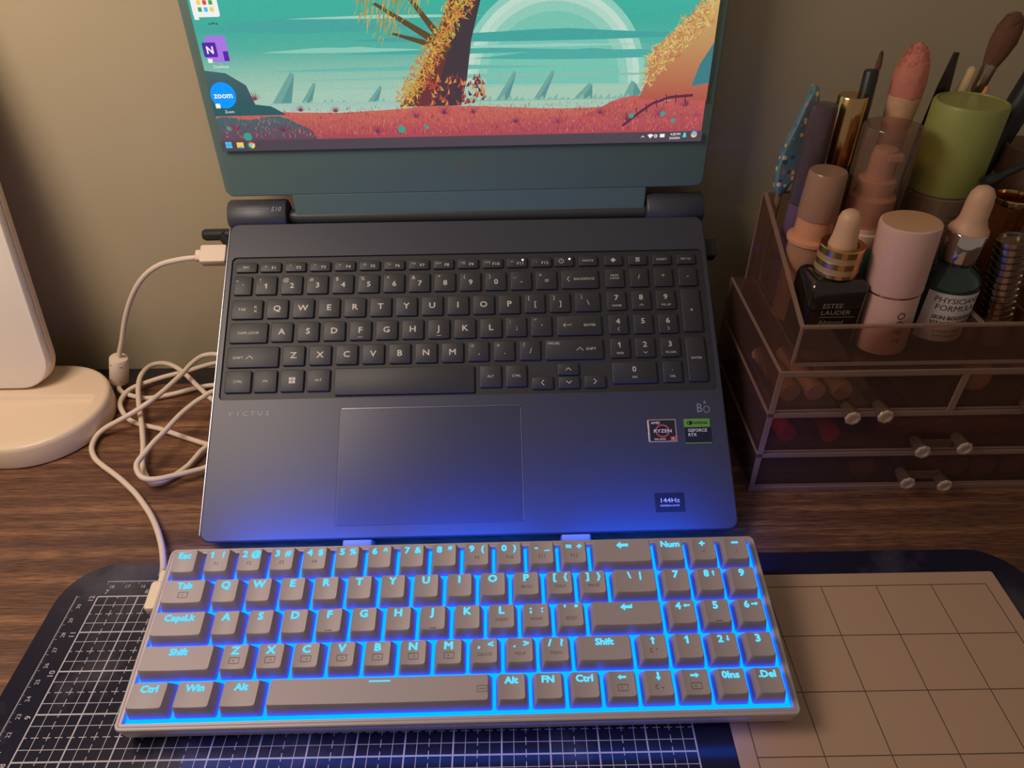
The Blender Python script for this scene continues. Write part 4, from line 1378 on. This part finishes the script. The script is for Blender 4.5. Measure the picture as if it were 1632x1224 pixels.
def curved(b, s, size, z, r_, m, ang, bold=0.0):
    vs, fs = text_mesh(s, bold, 'CENTER', 0.0)
    out = []
    for p in vs:
        a = ang + p[0] * size / r_
        out.append((r_ * math.cos(a), r_ * math.sin(a), z + p[1] * size))
    b.add(out, fs, m)
for s, sz, z, bo in (('PHYSICIANS', 5.4, 38.8, 0), ('FORMULA', 5.6, 33.6, 0), ('SKIN BOOSTER', 3.7, 26.6, .02), ('VITAMIN SHOT', 3.7, 22.6, .02), ('HYDRATING', 3.2, 16.6, 0), ('HYALURONIC', 2.6, 13.2, 0)):
    curved(b, s, sz, z, 18.9, M_dk, -1.58, bo)
obj('lettering', b, lb, smooth=False)
b = MB()
b.lathe([(11.2, 59.5), (11.6, 60.2), (11.6, 77.2), (11.0, 78)], M_chrome, 36)
obj('collar', b, t)
b = MB()
b.lathe([(11.4, 78), (11.2, 79), (9.0, 82), (7.6, 86), (7.3, 96), (6.6, 101), (4.6, 104.4), (2.2, 105.6), (0.4, 105.8)], M_rub, 28)
obj('dropper_bulb', b, t)

# ringed lipstick cases
M_ring = mat('silver_gold_metal', (174, 160, 146), rough=0.2, metal=1.0)
M_clearbase = clear('clear_base', (224, 200, 186), 0.8, 0.06, 0.2, (220, 180, 160))
def ringed(label, p0, p1):
    t = thing('ringed_lipstick', label, 'lipstick', group='ringed lipstick cases')
    t.matrix_world = axis(Vector(p0) * S, Vector(p1) * S)
    b = MB()
    b.lathe([(9.4, 0), (9.8, 0.6), (9.8, 20), (8.6, 20.5)], M_clearbase, 24)
    obj('clear_base', b, t)
    b = MB()
    pr = []
    for k in range(11):
        z = 20.5 + k * 4.6
        pr += [(8.6, z), (9.7, z + .5), (9.7, z + 3.0), (8.6, z + 3.6)]
    pr += [(8.8, 71), (9.6, 71.4), (9.6, 73.4), (8.6, 73.6), (8.0, 71)]
    b.lathe(pr, M_ring, 24)
    obj('ring_case', b, t)
    return t
ringed('silver ringed lipstick case leaning in the cell right of the divider', (580.0, 112, FZ + 1.5), (568, 115, FZ + 72))
ringed('silver ringed lipstick case in the next cell, cut by the photo edge', (613, 112, FZ + 1.5), (603, 115, FZ + 72))

# foundation bottle with frosted cap
M_frost = clear('frosted_cap', (224, 188, 166), 0.6, 0.25, 0.5, (206, 160, 134))
M_peach = mat('peach_liquid', (206, 140, 108), rough=0.3)
M_peachglass = clear('peach_glass', (226, 180, 154), 0.7, 0.05, 0.5, (206, 156, 128))
t = thing('foundation_bottle', 'clear peach foundation bottle with frosted cap behind the square dropper bottle', 'bottle', (460.5, 150.5, FZ))
b = MB()
b.lathe([(12.5, 0.1), (13.6, 1), (13.8, 3), (13.8, 55), (13.0, 57)], M_peachglass, 28)
b.lathe([(11.4, 2.5), (11.6, 4), (11.6, 50)], M_peach, 24)
obj('glass_body', b, t)
b = MB()
b.lathe([(14.6, 57), (15.4, 57.6), (15.4, 60), (14.2, 61), (12.2, 61.6), (11.4, 76)], M_peach, 28)
obj('collar', b, t)
b = MB()
b.lathe([(12.4, 74), (12.6, 75), (11.6, 102.5), (10.8, 104), (9.8, 104)], M_frost, 28)
b.lathe([(8.5, 76), (8.4, 96), (7.5, 97)], M_peach, 20)
obj('frosted_cap', b, t)

M_purple = clear('purple_clear', (170, 146, 160), 0.7, 0.1, 0.4, (126, 106, 116))
M_purp = mat('purple_plastic', (104, 78, 112), rough=0.35)
t = thing('purple_tube', 'slim purple make-up tube with translucent cap, beside the patterned case', 'tube', (458.5, 174.5, FZ))
b = MB()
b.lathe([(7.4, 0), (8.0, 1), (8.0, 72), (7, 73)], M_purp, 24)
obj('tube_body', b, t)
b = MB()
b.lathe([(8.2, 73), (8.5, 74), (8.2, 134), (7.6, 136.5), (5.8, 137)], M_purple, 24)
b.lathe([(3, 73), (3, 112), (2, 114)], M_purp, 12)
obj('clear_cap', b, t)
b = MB()
for k, ch in enumerate('MAYBELLINE'[::-1]):
    an = -1.75
    Mx = Matrix.Rotation(an, 4, 'Z') @ T(8.1, 0, 62 - 5.2 * k) @ Matrix(((0, 0, 1, 0), (1, 0, 0, 0), (0, 1, 0, 0), (0, 0, 0, 1))) @ Matrix.Rotation(math.pi / 2, 4, 'Z')
    b.text(ch, 6.0, 0, 0, 0, M_blk, M=Mx, bold=.02)
obj('lettering', b, t, smooth=False)

t = thing('gold_mascara', 'mascara with mirror gold cap and black body behind the frosted-cap bottle', 'mascara', (478.5, 183, FZ))
b = MB()
b.lathe([(8.0, 0), (8.6, 1), (8.6, 96), (8.0, 97)], M_black, 24)
obj('tube_body', b, t)
b = MB()
b.lathe([(8.8, 97), (9.0, 98), (9.0, 138.5), (8.4, 139.5)], M_gold, 28)
obj('gold_cap', b, t)

# pump bottle
M_pumpclear = clear('pump_overcap', (228, 204, 190), 0.85, 0.06, 0.10, (216, 180, 160))
M_green_b = mat('sea_green', (112, 172, 146), rough=0.35)
M_pumppink = mat('pump_pink', (236, 196, 182), rough=0.35)
t = thing('pump_bottle', 'green pump bottle with pink collar under a clear overcap', 'bottle', (494.5, 154.5, FZ))
b = MB()
b.lathe([(16.0, 0.1), (17.2, 1), (17.4, 3), (17.4, 56)], M_green_b, 32)
obj('bottle_body', b, t)
b = MB()
b.lathe([(17.6, 56), (18.0, 57), (18.0, 65), (17.0, 66), (17.2, 69), (14.6, 70), (14.0, 86), (11.4, 88), (11.2, 97), (10.0, 98)], M_pumppink, 32)
obj('pump_collar', b, t)
b = MB()
b.lathe([(7.6, 97), (7.6, 112), (6.8, 116), (4.8, 117)], M_pumppink, 24)
b.box(-1, -8.6, 109.5, 8.5, 2, 114.5, M_pumppink, b=1.2)
obj('pump_head', b, t)
b = MB()
b.lathe([(17.6, 69.5), (17.4, 128), (16.6, 130), (14.8, 130.4)], M_pumpclear, 32, cap0=False)
obj('clear_overcap', b, t)

# tall jar with green lid
M_lime = mat('lime_lid', (144, 148, 80), rough=0.45, vary=0.03)
M_jar = clear('clear_jar', (224, 204, 190), 0.85, 0.05, 0.34, (190, 160, 140))
t = thing('green_lid_jar', 'clear jar with a tall olive green lid, the widest in the tray', 'jar', (544, 166.5, FZ))
b = MB()
b.lathe([(19.0, 0.1), (20.6, 1), (20.8, 3), (20.8, 84), (19, 86)], M_jar, 36)
b.lathe([(18, 2), (18, 60)], mat('jar_cream', (176, 142, 120), rough=0.5), 28)
obj('jar_body', b, t)
b = MB()
for i in range(5):
    curved(b, 'ooooooooooo', 2.4, 74 - 3.6 * i, 21.0, M_dk, -1.35)
obj('small_print', b, t, smooth=False)
b = MB()
b.lathe([(20.9, 86), (21.3, 87), (21.3, 138), (20.6, 139.8), (19.2, 140), (19.0, 139.2), (0.5, 139.0)], M_lime, 40)
obj('lid', b, t)

# brushes and other slim tools at the back of the tray
M_bris_pink = mat('pink_bristles', (208, 128, 112), rough=0.9, vary=0.15, scale=300, bump=0.5)
M_bris_cream = mat('cream_bristles', (218, 172, 136), rough=0.9, vary=0.12, scale=300, bump=0.5)
M_bris_brown = mat('brown_bristles', (112, 74, 56), rough=0.9, vary=0.2, scale=300, bump=0.6)
M_bris_tan = mat('tan_bristles', (176, 126, 88), rough=0.9, vary=0.2, scale=300, bump=0.6)
M_ivory = mat('ivory_handle', (222, 190, 152), rough=0.4)
M_brown = mat('dark_brown_lacquer', (52, 38, 34), rough=0.3)
def bristles(b, prof, m, n=26, jag=0.05):
    """soft head of hair: a lathe with a finely ridged surface"""
    L = []
    for r_, z in prof:
        L.append([(r_ * (1 + random.uniform(-jag, jag)) * math.cos(2 * math.pi * k / n), r_ * (1 + random.uniform(-jag, jag)) * math.sin(2 * math.pi * k / n), z + random.uniform(-.3, .3)) for k in range(n)])
    b.loops(L, m)
    # loose hairs standing proud of the head
    zs = [z for _, z in prof]
    z0, z1 = zs[0], zs[-1]
    for i in range(520):
        f = random.random() ** .7
        z = z0 + (z1 - z0) * f * .9
        k = max(j for j in range(len(prof)) if prof[j][1] <= z)
        k = min(k, len(prof) - 2)
        q = (z - prof[k][1]) / (prof[k + 1][1] - prof[k][1])
        rr_ = prof[k][0] + (prof[k + 1][0] - prof[k][0]) * q
        a = random.uniform(0, 6.283)
        c_, s_ = math.cos(a), math.sin(a)
        h = (z1 - z0) * random.uniform(.06, .15)
        k2 = rr_ * random.uniform(.80, 1.03)
        w = .010 * rr_ + .08
        b.add([(rr_ * .96 * c_ - w * s_, rr_ * .96 * s_ + w * c_, z), (rr_ * .96 * c_ + w * s_, rr_ * .96 * s_ - w * c_, z), (rr_ * .88 * c_, rr_ * .88 * s_, z), (k2 * c_, k2 * s_, z + h)], [[0, 1, 3], [1, 2, 3], [2, 0, 3]], m)
def tool(name, label, cat, p0, p1, group=None):
    t = thing(name, label, cat, group=group)
    t.matrix_world = axis(Vector(p0) * S, Vector(p1) * S)
    return t, (Vector(p1) - Vector(p0)).length
t, Ln = tool('makeup_brush', 'make-up brush with pink-tipped flame-shaped bristles and ivory ferrule', 'brush', (513.5, 187, FZ), (513.0, 188, 275), 'make-up brushes in the tray')
b = MB()
b.lathe([(7.2, 0), (8.2, 3), (8.2, 118), (8.6, 124)], M_ivory, 24)
obj('handle', b, t)
b = MB()
bristles(b, [(8.6, 123), (9.2, 130), (9.8, 138)], M_bris_cream)
bristles(b, [(9.8, 138), (10.2, 146), (9.4, 154), (7.0, 161), (3.6, 166.5), (0.8, 168.5)], M_bris_pink)
obj('bristles', b, t)
t, Ln = tool('makeup_brush', 'fluffy dark brown eye brush standing highest behind the green lid', 'brush', (536, 192.5, FZ), (569.0, 194.5, 284), 'make-up brushes in the tray')
b = MB()
b.lathe([(2.6, 0), (3.4, 40), (3.6, 120), (3.0, 140)], M_brown, 16)
obj('handle', b, t)
b = MB()
b.lathe([(3.2, 138), (4.2, 142), (4.6, 158)], M_ring, 16)
obj('ferrule', b, t)
b = MB()
bristles(b, [(4.6, 156), (6.6, 163), (7.6, 170), (7.2, 177), (5.0, 183), (1.6, 186)], M_bris_brown)
obj('bristles', b, t)
t, Ln = tool('makeup_brush', 'broad tan-haired brush with thick black handle at the photo edge', 'brush', (560, 188.5, FZ + 2.2), (601.0, 192.5, 276), 'make-up brushes in the tray')
b = MB()
b.lathe([(5, 0), (7.0, 30), (8.2, 110), (8.4, 152)], M_black, 20)
obj('handle', b, t)
b = MB()
bristles(b, [(8.4, 150), (10.6, 158), (12.0, 168), (11, 178), (7.4, 186), (2, 189)], M_bris_tan)
obj('bristles', b, t)
t, Ln = tool('makeup_brush', 'slim brush held ivory handle upward behind the green lid', 'brush', (531, 192, FZ), (554, 194, 259), 'make-up brushes in the tray')
b = MB()
b.lathe([(2.4, 0), (3.0, 60), (3.4, 140), (3.0, Ln - 2), (1.2, Ln)], M_ivory, 14)
obj('handle', b, t)
b = MB()
b.lathe([(2.6, 6), (3.0, 8), (3.0, 26), (2.6, 27)], M_ring, 14)
obj('ferrule', b, t)
t, Ln = tool('orange_stick', 'short thin orange stick in front of the thick black brush handle', 'stick', (546, 189.5, FZ), (565.5, 191, 248))
b = MB()
b.lathe([(1.4, 0), (1.6, 4), (1.6, Ln - 1), (0.8, Ln)], mat('coral_stick', (230, 146, 104), rough=0.5), 12)
obj('shaft', b, t)
b = MB()
b.lathe([(1.8, 2), (1.8, 8)], M_goldm, 12)
obj('end_ring', b, t)
t, Ln = tool('lip_brush', 'very thin lip brush with a tiny brown tip left of the pink brush', 'brush', (497, 191, FZ), (493.5, 193, 268))
b = MB()
b.lathe([(1.5, 0), (1.9, 90), (1.6, 128), (1.9, 130), (1.7, 148)], M_brown, 12)
obj('handle', b, t)
b = MB()
b.lathe([(1.8, 128), (2.0, 130), (1.6, 152)], M_chrome, 12)
obj('ferrule', b, t)
b = MB()
bristles(b, [(1.5, 151), (1.9, 155), (1.3, 160), (.3, 163)], M_bris_brown, 12)
obj('bristles', b, t)
t, Ln = tool('eyeliner_pen', 'flat-topped black eyeliner pen beside the thin lip brush', 'pen', (491.5, 186.5, FZ), (488.5, 189, 259))
b = MB()
b.lathe([(3.6, 0), (4.2, 2), (4.2, 100)], M_black, 16)
obj('pen_body', b, t)
b = MB()
b.lathe([(4.4, 100), (4.5, 101), (4.4, Ln - .8), (3.8, Ln)], M_black, 16)
obj('pen_cap', b, t)
# tweezers
t = thing('tweezers', 'dark pointed tweezers between the pink brush and the green lid', 'tweezers', (533, 190, FZ))
for sgn in (-1, 1):
    b = MB()
    b.loops([[(x - .5 + sgn * d_, y, z) for x, y in ((-w_, -.7), (w_, -.7), (w_, .7), (-w_, .7))] for z, d_, w_ in ((0, 0.4, 3), (50, 1.6, 4.0), (110, 2.4, 3.4), (140, 2.0, 2.2), (162, 0.9, .6))], M_brown, M=Matrix.Rotation(math.radians(2), 4, 'Y'))
    obj('arm', b, t, smooth=False)
# patterned case
M_flor = floral()
t = thing('patterned_clip', 'blue flower-patterned curved hair clip at the left back corner of the tray', 'hair clip', (453, 194.5, FZ))
b = MB()
outl = [(4.0, 143), (7.0, 141.5), (9.0, 132), (9.4, 116), (8.0, 98), (4.4, 82), (0.2, 72), (-4.6, 70), (-7.6, 76), (-8.4, 88), (-7.4, 100), (-4.4, 112), (-1.6, 122), (1.0, 134)]
def leafp(s, y):
    cx_, cz_ = 1.0, 105
    return [(cx_ + (x - cx_) * s, y, cz_ + (z - cz_) * s) for x, z in outl]
b.loops([leafp(.9, 4.0), leafp(1, 2.6), leafp(1, -2.6), leafp(.9, -4.0)], M_flor)
obj('printed_shell', b, t)
b = MB()
b.tube([(-2, 0, 1), (-3, 0, 40), (-2.5, 0, 74)], [1.6, 2.0, 2.4], M_jar, 10)
obj('clear_prong', b, t)
# black applicator lying across
t, Ln = tool('mascara_wand', 'black wand sloping up to the photo edge beside the pale dropper bulb', 'wand', (558.0, 146.0, 203.0), (612.0, 146.5, 232.0))
b = MB()
b.lathe([(2.0, 4), (2.2, 8), (2.4, 48), (2.0, Ln)], M_black, 12)
obj('shaft', b, t)
b = MB()
bristles(b, [(1.0, -2), (3.6, 0), (3.8, 5), (2.6, 9)], M_black, 14, .12)
obj('brush_tip', b, t)
# amber gloss tube with gold rim
M_amber = clear('amber_clear', (214, 140, 80), 0.75, 0.06, 0.2, (170, 100, 56))
t = thing('amber_gloss', 'amber see-through gloss tube with gold rim right of the teal bottle', 'lip gloss', (582, 149, FZ))
b = MB()
b.lathe([(10.6, 0.1), (11.4, 1), (11.4, 84)], M_amber, 26)
obj('tube_body', b, t)
b = MB()
b.lathe([(3.0, 4), (3.0, 82)], M_black, 12, M=T(-5, 0, 0))
b.lathe([(r_, 6 + 4.2 * k + dz) for k in range(15) for r_, dz in ((2.4, 0), (3.4, 1.2), (3.4, 2.4), (2.4, 3.6))], M_ring, 12, M=T(3.5, -1, 0))
obj('inner_wands', b, t)
b = MB()
b.lathe([(11.6, 82), (11.8, 83), (11.8, 85.4), (11.0, 86), (10.6, 84)], M_gold, 26)
obj('gold_rim', b, t)
t = thing('clear_cup', 'clear cup with rosy contents at the back right of the tray', 'cup', (603, 178, FZ))
b = MB()
b.lathe([(15, 0.1), (16, 1), (17.5, 108), (16.6, 108.6), (15.0, 4), (0.5, 3.2)], M_jar, 28)
obj('cup_body', b, t)
b = MB()
b.lathe([(13.6, 4), (14.6, 82), (10, 86), (2, 87)], mat('rosy_fill', (150, 66, 66), rough=0.6, vary=.3, scale=90), 20)
obj('rosy_contents', b, t)

# ------------------------------------------------------------------ make-up lying in the drawers
M_red = mat('red_cap', (196, 36, 48), rough=0.35)
M_plum = mat('plum_cap', (96, 40, 52), rough=0.35)
M_maroon = mat('maroon_tube', (110, 34, 38), rough=0.35)
M_tan = mat('tan_case', (190, 160, 130), rough=0.45)
M_rosew = mat('rosewood_cap', (108, 66, 62), rough=0.3)
DZ2 = -3 + 38.8                         # floor of the middle drawer
def lying(name, label, cat, x, y, z, r_, ln, m_body, m_cap, cap, group, yaw=0.0):
    t = thing(name, label, cat, group=group)
    t.matrix_world = Matrix.Translation(Vector((x, y, z + r_ + .15)) * S) @ Matrix.Rotation(yaw, 4, 'Z') @ Matrix.Rotation(-math.pi / 2, 4, 'X')
    b = MB()
    b.lathe([(r_ * .97, 0), (r_, .8), (r_, cap - 1), (r_ * .96, cap)], m_cap, 18)
    obj('cap', b, t)
    b = MB()
    b.lathe([(r_ * .9, cap), (r_ * .9, ln - 1), (r_ * .8, ln)], m_body, 18)
    obj('barrel', b, t)
lying('red_pencil', 'bright red capped lip crayon in the middle drawer, left one of the pair', 'lip crayon', 455, 94, DZ2, 6.6, 84, M_tan, M_red, 24, 'lip crayons in the middle drawer', 0.12)
lying('red_pencil', 'dull plum capped lip crayon between the two red crayons', 'lip crayon', 469, 97, DZ2, 6.2, 84, M_maroon, M_plum, 24, 'lip crayons in the middle drawer', 0.02)
lying('red_pencil', 'bright red capped lip crayon in the middle drawer, beside the dark gap', 'lip crayon', 485, 93, DZ2, 6.8, 84, M_tan, M_red, 24, 'lip crayons in the middle drawer', 0.1)
t = thing('maroon_tube', 'long maroon tube lying across the middle drawer behind the handle', 'tube')
t.matrix_world = Matrix.Translation(Vector((516, 104, DZ2 + 11.5)) * S) @ Matrix.Rotation(math.pi / 2, 4, 'Y')
b = MB()
b.lathe([(10.6, 0), (11.2, 1), (11.2, 90)], M_maroon, 22)
obj('barrel', b, t)
b = MB()
b.lathe([(11.3, 90), (11.3, 134), (10.2, 136)], M_plum, 22)
obj('cap', b, t)
DZ1 = -3 + 75.2
for k, (x, m_, lab) in enumerate(((449, M_tan, 'tan compact stick at the far left of the upper left drawer'), (466, M_pink, 'pinkish stick between two tan ones in the upper left drawer'), (484, M_tan, 'tan stick nearest the left knob of the upper left drawer'))):
    lying('makeup_stick', lab, 'make-up stick', x, 95, DZ1, 7, 48, m_, m_, 30, 'make-up sticks in the upper left drawer', 0.16)
t = thing('powder_compact', 'round dark powder compact lying in the upper left drawer', 'compact', (528, 138, DZ1 + .2))
b = MB()
b.lathe([(19, 0), (20, 1), (20, 5), (19.4, 5.6)], M_black, 30)
obj('compact_base', b, t)
b = MB()
b.lathe([(19.6, 5.6), (20, 6.4), (19.4, 10), (17, 11)], M_plum, 30)
obj('compact_lid', b, t)
t = thing('makeup_sponge', 'beige rounded sponge in the upper right drawer', 'sponge', (577, 112, DZ1 + .2))
b = MB()
b.lathe([(6, 0), (11, 2), (13, 7), (12.6, 14), (9, 20), (4, 23), (.5, 23.8)], mat('sponge_beige', (214, 170, 130), rough=0.9, bump=.5), 24)
obj('sponge_body', b, t)
t = thing('blush_compact', 'reddish round compact leaning in the upper right drawer', 'compact')
t.matrix_world = Matrix.Translation(Vector((618, 124, DZ1 + 13)) * S) @ Matrix.Rotation(math.radians(50), 4, 'X')
b = MB()
b.lathe([(15, -4), (16, -3), (16, 3), (15, 4)], M_maroon, 26)
obj('compact_base', b, t)
b = MB()
b.lathe([(12.5, 4.05), (12.5, 4.6), (12, 4.8)], M_orange, 26)
obj('pan', b, t)
DZ0 = -3 + 5.0
spots = [(516, 'first'), (566, 'second'), (583, 'third'), (603, 'fourth'), (624, 'fifth')]
labs = ['rosewood lipstick left of the bottom drawer handle', 'rosewood lipstick just right of the bottom drawer handle', 'rosewood lipstick, second right of the bottom drawer handle', 'rosewood lipstick, third right of the bottom drawer handle', 'rosewood lipstick in the bottom drawer, by the photo edge']
for (x, _), lab in zip(spots, labs):
    lying('lipstick', lab, 'lipstick', x, 92, DZ0, 9.2, 72, M_black, M_rosew, 30, 'lipsticks in the bottom drawer')
